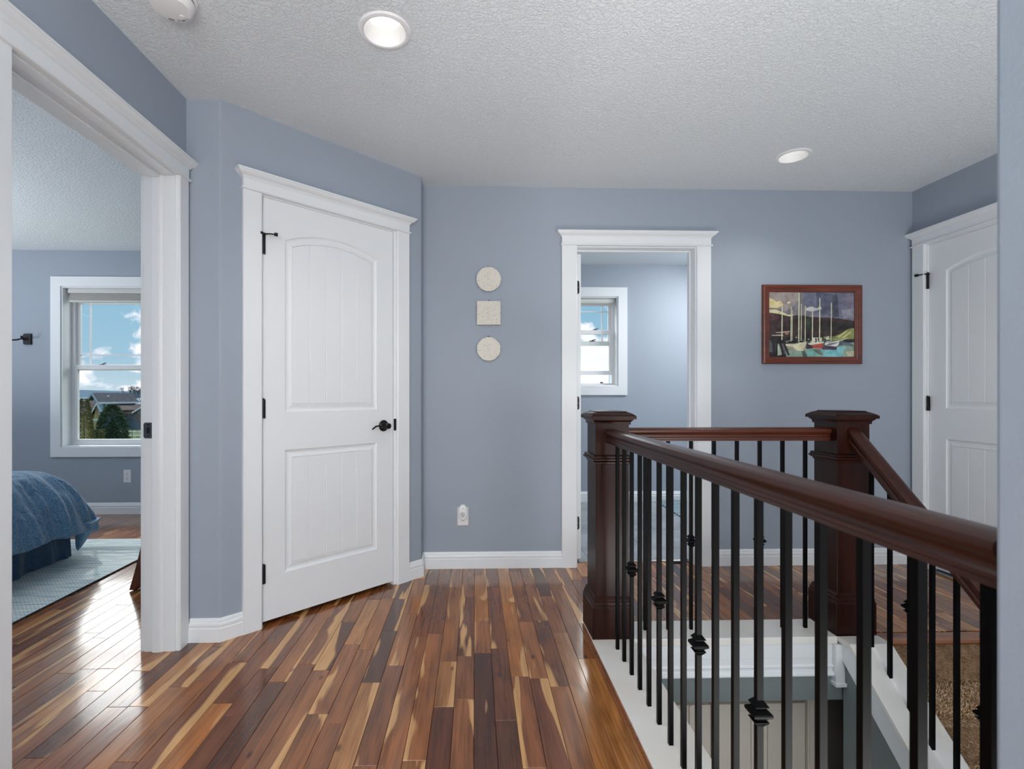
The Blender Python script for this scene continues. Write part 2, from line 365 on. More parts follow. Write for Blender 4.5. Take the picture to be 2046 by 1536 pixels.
for r in range(r0, 52):
    a0 = a_seam+r*PW; a1 = a0+PW
    bb = -4.8-random.random()*.6
    while bb < 3.1:
        L = random.choice([.3, .36, .42, .48, .55, .62, .7, .8, .95])
        s0, s1 = bb, bb+L; bb += L
        segs = [(a0, a1, s0, s1)]
        # cut round the stair well
        res = []
        for (p, q, u, v) in segs:
            wx, wy = fl((p+q)/2, (u+v)/2)
            if p >= CURB_L-.001 or q > CURB_L+.001:
                if p < CURB_L and u < .17:
                    res.append((p, CURB_L-.001, u, min(v, 9)))        # strip left of the curb
                    if v > .17: res.append((CURB_L-.001, q, max(u, .172), v))
                    continue
                bx, _ = fl(p, 0)
                lim = .175 if bx < X_ST-.02 else .075
                if fl(q, .3)[0] > X_ST-.02: lim = .075 if bx >= X_ST-.02 else .175
                lim += (p+q)/2*sin(K)       # the curb runs square to the walls
                u2 = max(u, lim)
                if v-u2 > .02: res.append((p, q, u2, v))
            else: res.append((p, q, u, v))
        for (p, q, u, v) in res:
            cx, cy = fl((p+q)/2, (u+v)/2)
            if cx < XL-.07:
                if fl(p, u)[1] > YB-.01 or cy < .6 or cx < -5.28: continue
                v = min(v, (YB+.004-PIV[1]+p*sin(K)))
            elif cx < X3:
                if fl(p, u)[1] > 3.5: continue
                v = min(v, YB-PIV[1])
            else:
                if fl(p, u)[1] > YF-.002: continue
                v = min(v, YF+.077-PIV[1]+p*sin(K))
            if cy < -2.5 or cx > XR-.005 or v-u < .004: continue
            if cx > .72 and cy < 2.15: continue
            q2 = q
            if fl(q, 0)[0] > XR: q2 = q-.02
            boards.append((p, q2, u, v))
def board_mesh(w, L, t=.012, c=.0011):
    b = MB(); x, y = w/2-.0006, L/2-.0005
    b.rings([[(-x, -y, -t), (x, -y, -t), (x, y, -t), (-x, y, -t)], [(-x, -y, -c), (x, -y, -c), (x, y, -c), (-x, y, -c)],
             [(-x+c, -y+c, 0), (x-c, -y+c, 0), (x-c, y-c, 0), (-x+c, y-c, 0)]])
    return b
cand = []
for bd in boards:
    p, q, u, v = bd
    x, y = fl((p+q)/2, (u+v)/2)
    pts = [fl((p+q)/2, u+(v-u)*i/4) for i in range(5)]
    if any(visible(*t) for t in pts):
        c = cam_uv(*min(pts, key=lambda t: t[1] if t[1] > .5 else 9)) or (0, 0, 1.0)
        cand.append((PW*(v-u)/max(c[2], .8)**3, bd))
cand.sort(key=lambda t: -t[0])
single = set(id(c[1]) for c in cand[:300])
cache = {}
rest = MB()
for bd in boards:
    p, q, u, v = bd; x, y = fl((p+q)/2, (u+v)/2)
    if id(bd) in single:
        key = (round(q-p, 4), round(v-u, 3))
        if key not in cache:
            me = bpy.data.meshes.new('floor_board'); t = board_mesh(*key); me.from_pydata(t.v, [], t.f); me.materials.append(FLOOR); cache[key] = me
        o = bpy.data.objects.new('floor_board', cache[key]); COL.objects.link(o); o.parent = floor
        o.location = (x, y, random.uniform(-.0003, .0002)); o.rotation_euler = (random.uniform(-.0006, .0006), random.uniform(-.002, .002), -K)
    else:
        t = board_mesh(q-p, v-u)
        rest.add([(x+vx*cos(K)+vy*sin(K), y-vx*sin(K)+vy*cos(K), vz) for vx, vy, vz in t.v], t.f)
rest.build('distant_floor_boards', FLOOR, floor, kind='stuff')

# bath floor
TILE = mat('grey_stone_tile', (164, 168, 172), .3, var=(5, (140, 145, 150)), bump=(20, .0005, 4))
bf = MB().box(.2, YF+.09, -.27, 3.3, YT+.1, -.0105).build('floor', mat('grout', (120, 120, 120), .9), **ST)
for j, (y0, y1) in enumerate([(3.302, 3.553), (3.556, 4.012), (4.015, 4.468), (4.471, 4.924), (4.927, 5.095)]):
    x = .822-.457+(.0 if j == 0 else [.0, .455, .26, .0, .2][j]) - .457
    while x < 3.15:
        xa, xb = max(x+.0015, .222), min(x+.4555, 3.198)
        if xb-xa > .03: MB().box(xa, y0, -.0105, xb, y1, .0005).build('floor_tile', TILE, bf)
        x += .457
MB().rings([[(.74, YF+.085+d, z) for d, z in ()] or [(.74, 3.262, 0), (.74, 3.262, .006), (.74, 3.272, .010), (.74, 3.298, .010), (.74, 3.305, 0)],
            [(1.474, 3.262, 0), (1.474, 3.262, .006), (1.474, 3.272, .010), (1.474, 3.298, .010), (1.474, 3.305, 0)]]).build('trim_1', mat('threshold_metal', (150, 150, 150), .4, .5), **ST)

# ------------------------------------------------------------------ baseboards
BP = [(0, 0), (.015, 0), (.015, .060), (.0125, .0625), (.0122, .066), (.0135, .072), (.0135, .078), (.0115, .084), (.0088, .088), (.0085, .093), (.0065, .099), (.003, .104), (0, .104)]
def sweep(b, path, prof=BP, side=1):
    n = len(path); rs = []
    for i, p in enumerate(path):
        p = Vector(p)
        d0 = (p-Vector(path[i-1])).normalized() if i else None
        d1 = (Vector(path[i+1])-p).normalized() if i < n-1 else None
        if d0 is None: nn = Vector((d1.y, -d1.x)); k = 1
        elif d1 is None: nn = Vector((d0.y, -d0.x)); k = 1
        else:
            na = Vector((d0.y, -d0.x)); nb = Vector((d1.y, -d1.x)); nn = (na+nb).normalized(); k = 1/max(.3, nn.dot(na))
        rs.append([(p.x+nn.x*q*k*side, p.y+nn.y*q*k*side, z) for q, z in prof])
    return b.rings(rs)
sweep(MB(), [(XL+.018, Y1), (X2, Y1), A(.093)]).build('baseboard_left', TRIM, **ST)
sweep(MB(), [A(1.036), A(L3), (X3, YF), (.609, YF)]).build('baseboard_back', TRIM, **ST)
sweep(MB(), [(1.577, YF), (XR, YF)]).build('baseboard_right', TRIM, **ST)
sweep(MB(), [(-5.28, YB), (XL-.13, YB), (XL-.13, 2.32)]).build('baseboard_bedroom', TRIM, **ST)
sweep(MB(), [(.22, YT), (3.2, YT)]).build('baseboard_bath', TRIM, **ST)
sweep(MB(), [(XL, -2.5), (XL, 1.30)]).build('baseboard_hall', TRIM, **ST)

# ------------------------------------------------------------------ doors
HP = [(0, .002), (.001, .006), (.004, .0085), (.008, .0085), (.0105, .004), (.011, 0), (.053, 0), (.0535, .003), (.057, .0035), (.0575, .006), (.061, .0065), (.064, .011), (.069, .019), (.076, .026), (.081, .028), (.0815, .032), (.0875, .033), (.090, .031)]
def casing_set(d, x0, x1, lw, rw, jd, t=.018, left=True, right=True, rvr=.006):
    """d: local frame x along wall, -y into the room; x0, x1 = inner faces of the jambs; jd = wall depth"""
    rv = .006
    if left:
        b = MB(); b.rings([[(x0-lw, 0, z), (x0-lw, -t, z), (x0-rv-.006, -t, z), (x0-rv-.002, -t+.003, z), (x0-rv, -t+.005, z), (x0-rv, 0, z)] for z in (0, HEAD)]); b.build('casing', TRIM, d)
    if right:
        b = MB(); b.rings([[(x1+rw, 0, z), (x1+rw, -t, z), (x1+rvr+.006, -t, z), (x1+rvr+.002, -t+.003, z), (x1+rvr, -t+.005, z), (x1+rvr, 0, z)] for z in (0, HEAD)]); b.build('casing', TRIM, d)
    xa, xb = x0-lw, x1+rw
    MB().rings([[(xa-p, 0, HEAD+z), (xa-p, -t-.002-p, HEAD+z), (xb+p, -t-.002-p, HEAD+z), (xb+p, 0, HEAD+z)] for z, p in HP]).build('head_casing', TRIM, d)
    b = MB(); j = .018
    b.box(x0-j, 0, 0, x0, jd, HEAD-.006+j); b.box(x1, 0, 0, x1+j, jd, HEAD-.006+j); b.box(x0, 0, HEAD-.006, x1, jd, HEAD-.006+j)
    b.build('jamb', TRIM, d, bevel=.001)
def stops(d, x0, x1, y0, y1):
    b = MB(); h = HEAD-.006; t = .011
    b.box(x0, y0, 0, x0+t, y1, h); b.box(x1-t, y0, 0, x1, y1, h); b.box(x0+t, y0, h-t, x1-t, y1, h)
    return b.build('door_stop', TRIM, d, bevel=.003)
def panel_loop(u0, u1, z0, z1, sag, off, n=18):
    uc = (u0+u1)/2; w = u1-u0; pts = [(u0+off, z0+off), (u1-off, z0+off)]
    if sag: R = (w*w/4+sag*sag)/(2*sag); zc = z1+sag-R
    for i in range(n+1):
        u = u1-off-(w-2*off)*i/n
        z = zc+sqrt(max(0, (R-off)**2-(u-uc)**2)) if sag else z1-off
        pts.append((u, z))
    return pts
def door_leaf(d, x0, w, y, h=2.032, z0=.022, flip=False):
    """moulded two-panel arch-top plank door, front face at y facing -y"""
    L = empty('leaf', (x0, y, z0), 0, d)
    pan = [(.108, w-.108, 1.000, 1.848, .058), (.108, w-.108, .212, .813, 0)]
    b = MB(); a0, a1 = pan[0][0], pan[0][1]
    b.add([(0, 0, 0), (a0, 0, 0), (a0, 0, h), (0, 0, h), (a1, 0, 0), (w, 0, 0), (w, 0, h), (a1, 0, h)], [(0, 1, 2, 3), (4, 5, 6, 7)])
    b.add([(a0, 0, 0), (a1, 0, 0), (a1, 0, .212), (a0, 0, .212), (a0, 0, .813), (a1, 0, .813), (a1, 0, 1.0), (a0, 0, 1.0)], [(0, 1, 2, 3), (4, 5, 6, 7)])
    lp = panel_loop(*pan[0], 0)[2:]
    b.add([(u, 0, z) for u, z in lp]+[(u, 0, h) for u, z in lp], [(i+1, i, len(lp)+i, len(lp)+i+1) for i in range(len(lp)-1)])
    b.add([(0, 0, 0), (w, 0, 0), (w, 0, h), (0, 0, h), (0, .035, 0), (w, .035, 0), (w, .035, h), (0, .035, h)], [(0, 1, 5, 4), (1, 2, 6, 5), (2, 3, 7, 6), (3, 0, 4, 7), (4, 5, 6, 7)])
    for P in pan:
        b.rings([[(u, yy, z) for u, z in panel_loop(*P, off)] for off, yy in ((0, 0), (.002, .0035), (.006, .0065), (.013, .0085), (.019, .0085), (.024, .0075), (.036, .0035), (.0385, .004), (.0395, .0075))], cap0=False, cap1=True)
    b.build('door_slab', DOORP, L)
    for P in pan:
        u0, u1, zz0, z1, sag = P; o = .0395; n = 5; wf = (u1-u0-2*o)/n
        R = ((u1-u0)**2/4+sag*sag)/(2*sag) if sag else 0; zc = z1+sag-R; uc = (u0+u1)/2
        for i in range(n):
            ua, ub = u0+o+wf*i, u0+o+wf*(i+1)
            def ring(c, yy):
                xs = [ua+c+(ub-ua-2*c)*k/3 for k in range(4)]
                tops = [(x, (zc+sqrt((R-o)**2-(x-uc)**2) if sag else z1-o)-c) for x in xs]
                return [(x, yy, z) for x, z in [(xs[0], zz0+o+c), (xs[-1], zz0+o+c)]+tops[::-1]]
            MB().rings([ring(.0002, .0075), ring(.0002, .0062), ring(.0026, .0038)]).build('board', DOORP, L)
    return L
def hinge(d, x, y, z, stop=False, sgn=1):
    b = MB(); b.lathe((x, y, z-.045), [(.0, 0), (.0065, .001), (.0065, .03), (.0060, .0305), (.0060, .0595), (.0065, .06), (.0065, .089), (.004, .095), (.0, .096)], 12)
    b.box(x-.004*sgn, y, z-.045, x+.010*sgn, y+.006, z+.045)
    h = b.build('hinge', BLK, d, smooth=True)
    if stop:
        b = MB(); b.lathe((x, y, z+.046), [(0, 0), (.010, 0), (.010, .008), (0, .008)], 10)
        b.tube([(x, y-.002, z+.05), (x+sgn*.022, y-.018, z+.051), (x+sgn*.045, y-.028, z+.051)], [.004, .0035, .0035], 8)
        b.tube([(x+sgn*.041, y-.026, z+.051), (x+sgn*.056, y-.032, z+.051)], .0085, 10)
        b.tube([(x, y-.002, z+.05), (x-sgn*.012, y-.014, z+.05), (x-sgn*.018, y-.016, z+.05)], [.005, .006, .006], 8)
        b.build('hinge_pin_stop', BLK, h, smooth=True)
    return h
def strike(d, x, y, z, rot, m=BLK):
    """small plate, rounded on one side"""
    o = MB().xzprism([(0, -.034), (.010, -.034)]+[(.010+.010*sin(a), -.034+.010-.010*cos(a)) for a in (.5, 1, 1.57)]+[(.010+.010*sin(a), .034-.010+.010*cos(a)) for a in (1.57, 1, .5)]+[(.010, .034), (0, .034)], -.0015, 0).build('strike_plate', m, d)
    o.location = (x, y, z); o.rotation_euler = (0, 0, rot); return o
# door_1: closet door of the angled wall
d1 = empty('door_1', (*A(0), 0), PHI, **ST)
casing_set(d1, .187, .935, .094, .1, .115, rvr=.016)
stops(d1, .187, .935, .045, .060)
L1 = door_leaf(d1, .189, .743, .004)
for i, z in enumerate((1.825, 1.041, .251)): hinge(d1, .1895, -.004, z, stop=(i == 0))
def lever(d, x, y, z, sgn=-1):
    b = MB(); b.lathe((x, y, z), [(0, 0), (.031, 0), (.0325, .003), (.031, .006), (.029, .008), (.027, .009), (.024, .012), (.016, .014), (.013, .018), (.0125, .034), (.015, .038), (.0165, .045), (.016, .056), (.012, .060), (0, .061)], 28, 'y')
    pts = [(x, y-.047, z-.006), (x+sgn*.018, y-.049, z-.008), (x+sgn*.038, y-.050, z-.003), (x+sgn*.058, y-.048, z+.004), (x+sgn*.078, y-.045, z+.001), (x+sgn*.094, y-.043, z-.010), (x+sgn*.101, y-.043, z-.016)]
    b.tube(pts, [.010, .010, .0085, .0075, .0075, .007, .004], 12, .62)
    return b.build('lever_handle', BLK, d, smooth=True)
lever(d1, .868, .004, .930)
strike(d1, .9355, -.0012, .933, 0)
# door_3: landing door in the right wall (local x runs towards the camera)
d3 = empty('door_3', (XR, YF, 0), -pi/2, **ST)
casing_set(d3, YF-3.076, YF-2.304, .090, .094, .12)
stops(d3, YF-3.076, YF-2.304, .045, .06)
L3_ = door_leaf(d3, YF-3.074, .768, .012)
for i, z in enumerate((1.822, 1.050, .251)): hinge(d3, YF-3.0725, -.001, z, stop=(i == 0), sgn=-1 if i == 0 else 1)
lever(d3, YF-2.372, .012, .93)
# door_2: bath door, open into the bath
d2 = empty('door_2', (0, YF, 0), 0, **ST)
casing_set(d2, .712, 1.478, .103, .097, .115)
stops(d2, .712, 1.478, .058, .072)
ob = empty('open_leaf', (.750, YF+.120-YF, .012), pi/2+.02, d2)
leaf = door_leaf(d2, 0, .76, 0, z0=.012); leaf.parent = d2; leaf.location = (.762, .120, .012); leaf.rotation_euler = (0, 0, pi/2+.01)
bpy.data.objects.remove(ob)
for z in (1.822, 1.050, .251):
    o = MB().xzprism([(0, -.045), (.014, -.045), (.021, -.040), (.024, -.032), (.024, .032), (.021, .040), (.014, .045), (0, .045)], -.002, 0).build('hinge', BLK, d2); o.location = (.7275, .1195, z)
    for dz in (-.03, 0, .03):
        s = MB().lathe((.011 if dz else .016, -.002, dz), [(0, 0), (.0035, 0), (.003, .001), (0, .0012)], 8, 'y').build('screw', STEEL, o)
strike(d2, 1.477, .085, .95, -pi/2, BLK)
# the hinge jamb block that the open leaf rests against
# door_4: cased opening to the bedroom, far jamb with a strike plate
d4 = empty('door_4', (XL, 0, 0), pi/2, **ST)   # local x = +Y world, local -y = +X world
casing_set(d4, 1.41, 2.19, .090, .075, .13)
stops(d4, 1.41, 2.19, .058, .092)
for (xa, sg) in ((1.41, 1), (2.19, -1)):
    MB().rings([[(xa, .050, z), (xa+sg*.004, .052, z), (xa+sg*.006, .058, z), (xa, .062, z)] for z in (0, HEAD-.006)]).build('stop_bead', TRIM, d4)
sp = empty('strike_plate', (2.19, .112, .955), 0, d4)
MB().rings([[(-.0015, y, z) for y, z in r] for r in ([( -.018, -.034), (.014, -.034), (.020, -.028), (.020, .028), (.014, .034), (-.018, .034)],)]+[[(.0, y, z) for y, z in [( -.018, -.034), (.014, -.034), (.020, -.028), (.020, .028), (.014, .034), (-.018, .034)]]]).build('plate', STEEL, sp)
MB().box(-.0022, -.006, -.013, -.0014, .006, .013).build('latch_hole', DARK, sp)
for dz in (-.024, .024): MB().box(-.0024, -.003, dz-.003, -.0014, .003, dz+.003).build('screw', BLK, sp)
sp['label'] = 'dark nickel strike plate'
# bedroom side casing
b = MB(); b.box(1.31, .13, 0, 1.404, .148, HEAD); b.box(2.196, .13, 0, 2.29, .148, HEAD); b.box(1.31, .13, HEAD, 2.29, .15, HEAD+.09); b.build('inner_casing', TRIM, d4)

# ------------------------------------------------------------------ windows
def glass_mat():
    m = bpy.data.materials.new('window_glass'); m.use_nodes = True; n, l = m.node_tree.nodes, m.node_tree.links; n.clear()
    out = n.new('ShaderNodeOutputMaterial'); mx = n.new('ShaderNodeMixShader'); t = n.new('ShaderNodeBsdfTransparent'); g = n.new('ShaderNodeBsdfGlossy'); g.inputs['Roughness'].default_value = .01
    t.inputs[0].default_value = (.96, .975, .97, 1); fr = n.new('ShaderNodeFresnel'); fr.inputs[0].default_value = 1.06
    l.new(fr.outputs[0], mx.inputs[0]); l.new(t.outputs[0], mx.inputs[1]); l.new(g.outputs[0], mx.inputs[2]); l.new(mx.outputs[0], out.inputs[0]); return m
GLASS = glass_mat()
def screen_mat():
    m = bpy.data.materials.new('insect_screen'); m.use_nodes = True; n, l = m.node_tree.nodes, m.node_tree.links; n.clear()
    out = n.new('ShaderNodeOutputMaterial'); mx = n.new('ShaderNodeMixShader'); t = n.new('ShaderNodeBsdfTransparent'); g = n.new('ShaderNodeBsdfTranslucent'); g.inputs[0].default_value = (.9, .9, .9, 1)
    mx.inputs[0].default_value = .45; l.new(t.outputs[0], mx.inputs[1]); l.new(g.outputs[0], mx.inputs[2]); l.new(mx.outputs[0], out.inputs[0]); return m
SCREEN = screen_mat()
def sash(name, par, x0, x1, z0, z1, y, t=.03, fl_=.03, fr_=.03, fb_=.04, ft_=.035):
    f = MB(); f.box(x0, y, z0, x0+fl_, y+t, z1); f.box(x1-fr_, y, z0, x1, y+t, z1); f.box(x0+fl_, y, z0, x1-fr_, y+t, z0+fb_); f.box(x0+fl_, y, z1-ft_, x1-fr_, y+t, z1)
    o = f.build(name, VINYL, par, bevel=.003)
    MB().box(x0+fl_, y+t/2-.002, z0+fb_, x1-fr_, y+t/2+.002, z1-ft_).build('pane', GLASS, o)
    return o
def lock(par, x, y, z):
    b = MB(); b.lathe((x, y, z), [(0, 0), (.012, 0), (.012, .006), (.006, .010), (0, .010)], 10)
    b.tube([(x, y, z+.009), (x+.02, y-.008, z+.012), (x+.035, y-.012, z+.018)], [.004, .004, .005], 6); b.box(x-.03, y-.008, z, x+.03, y+.008, z+.004)
    return b.build('sash_lock', BLK, par, smooth=True)
def window(name, op, Y, cw, ct, meet, low_z, up_bottom, mv, mh, blindz):
    x0, x1, z0, z1 = op; w = empty(name, (0, 0, 0), 0, **ST)
    b = MB()                                    # flat picture-frame casing
    b.box(x0-cw, Y-ct, z0-cw, x0, Y, z1+cw); b.box(x1, Y-ct, z0-cw, x1+cw, Y, z1+cw); b.box(x0, Y-ct, z0-cw, x1, Y, z0); b.box(x0, Y-ct, z1, x1, Y, z1+cw)
    b.build('window_casing', TRIM, w)
    b = MB(); e = .008                          # lining of the reveal
    b.box(x0-e, Y-.004, z0-e, x0+.012, Y+.15, z1+e); b.box(x1-.012, Y-.004, z0-e, x1+e, Y+.15, z1+e); b.box(x0+.012, Y-.004, z0-e, x1-.012, Y+.15, z0+.012); b.box(x0+.012, Y-.004, z1-.012, x1-.012, Y+.15, z1+e)
    b.build('reveal_lining', TRIM, w)
    b = MB()                                    # vinyl frame
    a0, a1, c0, c1 = x0+.012, x1-.012, z0+.012, z1-.012
    b.box(a0, Y+.10, c0, a0+.022, Y+.17, c1); b.box(a1-.022, Y+.10, c0, a1, Y+.17, c1); b.box(a0+.022, Y+.10, c0, a1-.022, Y+.17, c0+.02); b.box(a0+.022, Y+.10, c1-.03, a1-.022, Y+.17, c1)
    b.build('window_frame', VINYL, w, bevel=.002)
    i0, i1 = a0+.014, a1-.014
    up = sash('upper_sash', w, i0+.003, i1-.003, up_bottom, c1-.03, Y+.137, .024, .035, .035, .05, .03)
    lo = sash('lower_sash', w, i0, i1, low_z, meet, Y+.108, .028, .034, .034, .042, .045)
    for m in mv: MB().box(m-.006, Y+.144, up_bottom+.05, m+.006, Y+.156, c1-.06).build('muntin', VINYL, up)
    for m in mh: MB().box(i0+.038, Y+.145, m-.006, i1-.038, Y+.155, m+.006).build('muntin', VINYL, up)
    return w, up, lo
w1, u1_, l1_ = window('window_1', BW, YB, .088, .018, 1.386, .640, 1.334, [-3.584, -2.79], [1.48, 1.97], 1.97)
lock(l1_, -3.45, YB+.12, 1.386)
lock(l1_, -2.9, YB+.12, 1.386)
w2, u2_, l2_ = window('window_2', TW, YT, .092, .018, 1.782, 1.310, 1.618, [1.436, .99], [1.98], 2.05)
lock(l2_, 1.35, YT+.12, 1.782); lock(u2_, 1.33, YT+.135, 1.668)
MB().box(TW[0]+.05, YT+.163, 1.212, TW[1]-.05, YT+.1635, 1.65).build('insect_screen', SCREEN, w2)
MB().box(1.405, YT+.10, 1.222, 1.435, YT+.112, 1.234).build('vent_latch', BLK, w2)
def shade(x0, x1, y, z0, z1, label):
    t = empty('roller_shade', ((x0+x1)/2, y, z1), 0, label=label, category='window shade'); h = (x1-x0)/2
    MB().rings([[(-h, -.03, 0), (-h, -.036, -.035), (-h, -.03, -.045), (-h, .03, -.045), (-h, .03, 0)], [(h, -.03, 0), (h, -.036, -.035), (h, -.03, -.045), (h, .03, -.045), (h, .03, 0)]]).build('head_rail', mat('head_rail_fabric', (214, 213, 210), .8), t)
    b = MB(); n = 7; zz = z1-z0
    for i in range(n):
        za = -.046-(zz-.062)*i/n; zb = -.046-(zz-.062)*(i+1)/n
        b.rings([[(s*(h-.010), -.018-.010*i/n, za), (s*(h-.010), -.026-.010*i/n, (za+zb)/2), (s*(h-.010), -.018-.010*i/n, zb), (s*(h-.010), .018, zb), (s*(h-.010), .018, za)] for s in (-1, 1)])
    b.build('pleated_fabric', SHADE, t)
    MB().box(-h+.008, -.026, -zz, h-.008, .018, -zz+.014).build('bottom_rail', mat('head_rail_fabric', (214, 213, 210), .8), t)
shade(-3.708, -2.628, YB+.068, 1.968, 2.094, 'raised grey pleated shade at the top of the bedroom window')
shade(.882, 1.535, YT+.068, 2.052, 2.104, 'raised grey pleated shade at the top of the small bath window')
# ------------------------------------------------------------------ stairs and well
st = empty('staircase', (0, 0, 0), 0, label='carpeted stair flight going down beside the right wall', category='stairs')
PIT = .862
nb = MB(); x0, x1 = X_ST, XR-.004
nb.rings([[(x, y, z) for y, z in ((2.262, -.0125), (2.262, -.0002), (2.205, -.0002), (2.192, -.004), (2.187, -.013), (2.192, -.022), (2.205, -.026), (2.23, -.026), (2.23, -.0125))] for x in (x0, x1)])
nb.build('nosing', NOSE, st, smooth=True)
RISE, RUN, NS = .2, .232, 13
prof = [(2.215, -.024)]
for i in range(NS):
    yb = 2.212-RUN*i; zt = -RISE*(i+1)
    prof += [(yb, zt+.03), (yb-.006, zt+.008), (yb-.02, zt), (yb-RUN+.045, zt+.002), (yb-RUN+.008, zt-.002), (yb-RUN-.012, zt-.012), (yb-RUN-.014, zt-.028), (yb-RUN+.002, zt-.042)]
prof2 = prof+[(prof[-1][0], prof[-1][1]-.35), (2.215, -.024-.35)]
CARP = mat('tan_carpet', (160, 128, 96), .95, bump=(260, .004, 2), var=(30, (120, 94, 70)))
sb = MB(); n = len(prof)
sb.add([(x0, y, z) for y, z in prof]+[(x1, y, z) for y, z in prof], [(i, i+1, n+i+1, n+i) for i in range(n-1)])
sb.build('carpeted_steps', CARP, st)
# carpet pile
def carpet_mat():
    m = bpy.data.materials.new('carpet_tufts'); m.use_nodes = True; nn, l = m.node_tree.nodes, m.node_tree.links; p = nn['Principled BSDF']; p.inputs['Roughness'].default_value = .9
    g = nn.new('ShaderNodeNewGeometry'); r = nn.new('ShaderNodeValToRGB'); l.new(g.outputs['Random Per Island'], r.inputs[0]); e = r.color_ramp.elements
    e[0].color = srgb((156, 124, 92)); e[1].color = srgb((248, 226, 192)); e.new(.5).color = srgb((214, 178, 136)); l.new(r.outputs[0], p.inputs['Base Color']); return m
pb = MB(); random.seed(3)
segl = []
for i in range(28):
    (ya, za), (yb, zb) = prof[i], prof[i+1]; segl.append((math.hypot(yb-ya, zb-za), ya, za, yb, zb))
tot = sum(s[0] for s in segl); vs = []; fs = []
for k in range(90000):
    r = random.random()*tot
    for L, ya, za, yb, zb in segl:
        if r < L: break
        r -= L
    t = r/L; y = ya+(yb-ya)*t; z = za+(zb-za)*t; x = random.uniform(x0+.002, x1-.002)
    ny, nz_ = (zb-za)/L, -(yb-ya)/L
    ny, nz_ = (ny, nz_) if nz_ >= 0 or ny < 0 else (-ny, -nz_)
    if abs(nz_) < .1: ny = -1
    h = random.uniform(.006, .012); lx = random.uniform(-.008, .008); ly = random.uniform(-.006, .006)
    a = random.random()*pi; w = .0022; dx, dy = w*cos(a), w*sin(a)
    vs += [(x-dx, y-dy, z), (x+dx, y+dy, z), (x+lx*.4+dx*.8, y+ny*h*.6+ly*.4+dy*.8, z+nz_*h*.6), (x+lx*.4-dx*.8, y+ny*h*.6+ly*.4-dy*.8, z+nz_*h*.6), (x+lx, y+ny*h+ly, z+nz_*h)]
    q = k*5; fs += [(q, q+1, q+2, q+3), (q+3, q+2, q+4)]
me = bpy.data.meshes.new('carpet_pile'); me.from_pydata(vs, [], fs); me.materials.append(carpet_mat())
o = bpy.data.objects.new('carpet_pile', me); COL.objects.link(o); o.parent = st; o['kind'] = 'stuff'
# stringer cap (flat at the top, then sloped) and its skirt board
XA = 1.671
def slope_z(y): return .02 if y > 2.126 else .02-PIT*(2.126-y)
ye = -.4
pc = [(2.2, .02), (2.126, .02), (ye, slope_z(ye))]; pu = [(2.2, -.0015), (2.132, -.0015), (ye, slope_z(ye)-.028)]
MB().rings([[(x, y, z) for y, z in pc+pu[::-1]] for x in (XA, X_ST)]).build('stringer_cap', CURB, st, bevel=.002)
MB().rings([[(x, y, z) for y, z in [(2.2, -.0015), (2.132, -.0015), (ye, slope_z(ye)-.028), (ye, slope_z(ye)-.15), (2.2, -.066)]] for x in (XA+.012, XA+.03)]).build('skirt_board', TRIM, st)
MB().rings([[(x, y, z) for y, z in [(2.2, -.03), (2.16, -.03), (ye, slope_z(ye)-.06), (ye, -2.74), (2.2, -2.74)]] for x in (XA+.029, X_ST-.004)]).build('wall_under_stair', WALLG, **ST)
# curbs round the well
tf = lambda a, b_, z: (*fl(a, b_), z)
b = MB(tf); b.box(CURB_L, -1.75, -.0125, CURB_R, -.004, .02); b.build('trim_2', CURB, bevel=.002, **ST)
MB().box(.56, 2.196, -.012, XA-.001, 2.373, .02).build('trim_3', CURB, bevel=.002, **ST)
MB(tf).box(CURB_L-.006, -1.75, -.012, CURB_L, .17, .0135).build('trim_4', NOSE, **ST)
# fascia of the back edge with its mouldings
FP = [(2.23, -.012), (2.207, -.012), (2.207, -.080), (2.2085, -.082), (2.2085, -.108), (2.203, -.112), (2.200, -.117), (2.203, -.122), (2.208, -.125), (2.208, -.134), (2.205, -.140), (2.198, -.146), (2.194, -.150), (2.194, -.156), (2.204, -.160), (2.23, -.160)]
MB().rings([[(x, y, z) for y, z in FP] for x in (.745, 1.655)]).build('trim_5', TRIM, smooth=False, **ST)
b = MB(); b.box(1.656, 2.185, -.185, 1.698, 2.232, -.0125); b.box(1.650, 2.178, -.20, 1.703, 2.232, -.184); b.build('trim_6', TRIM, bevel=.002, **ST)
MB().box(.70, 2.214, -.275, 1.72, 2.27, -.013).build('wall_well', WALLG, **ST)
# lower level
MB().box(.70, 2.27, -.30, 4.2, 2.9, -.272).build('ceiling', CEIL, **ST)
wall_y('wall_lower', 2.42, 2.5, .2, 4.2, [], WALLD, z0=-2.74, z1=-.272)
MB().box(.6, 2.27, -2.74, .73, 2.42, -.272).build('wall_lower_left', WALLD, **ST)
MB().box(.70, -2.5, -2.74, .742, 2.24, -.013).build('wall_well_left', WALLG, **ST)
MB().box(.2, -2.5, -2.8, 4.2, 2.9, -2.74).build('floor', mat('lower_floor', (130, 90, 60), .4), **ST)
d5 = empty('door_5', (0, 2.42, -2.74), 0, **ST)
CREAM = mat('cream_door_paint', (226, 216, 204), .45)
def bifold(x0, w):
    b = MB(); z1 = 2.34; b.box(x0, -.03, .02, x0+w, -.004, z1)
    f = empty('bifold_leaf', (0, 0, 0), 0, d5)
    b.build('slab', CREAM, f, bevel=.002)
    for k in range(3):
        p = (w-.22)/3
        MB().box(x0+.11+p*k+.0015, -.036, .2, x0+.11+p*(k+1)-.0015, -.03, z1-.03).build('board', CREAM, f, bevel=.0012)
    b = MB(); b.box(x0+.094, -.037, .18, x0+.108, -.03, z1); b.box(x0+w-.108, -.037, .18, x0+w-.094, -.03, z1); b.build('panel_moulding', CREAM, f, bevel=.002)
bifold(1.192, .464)
bifold(.725, .462)
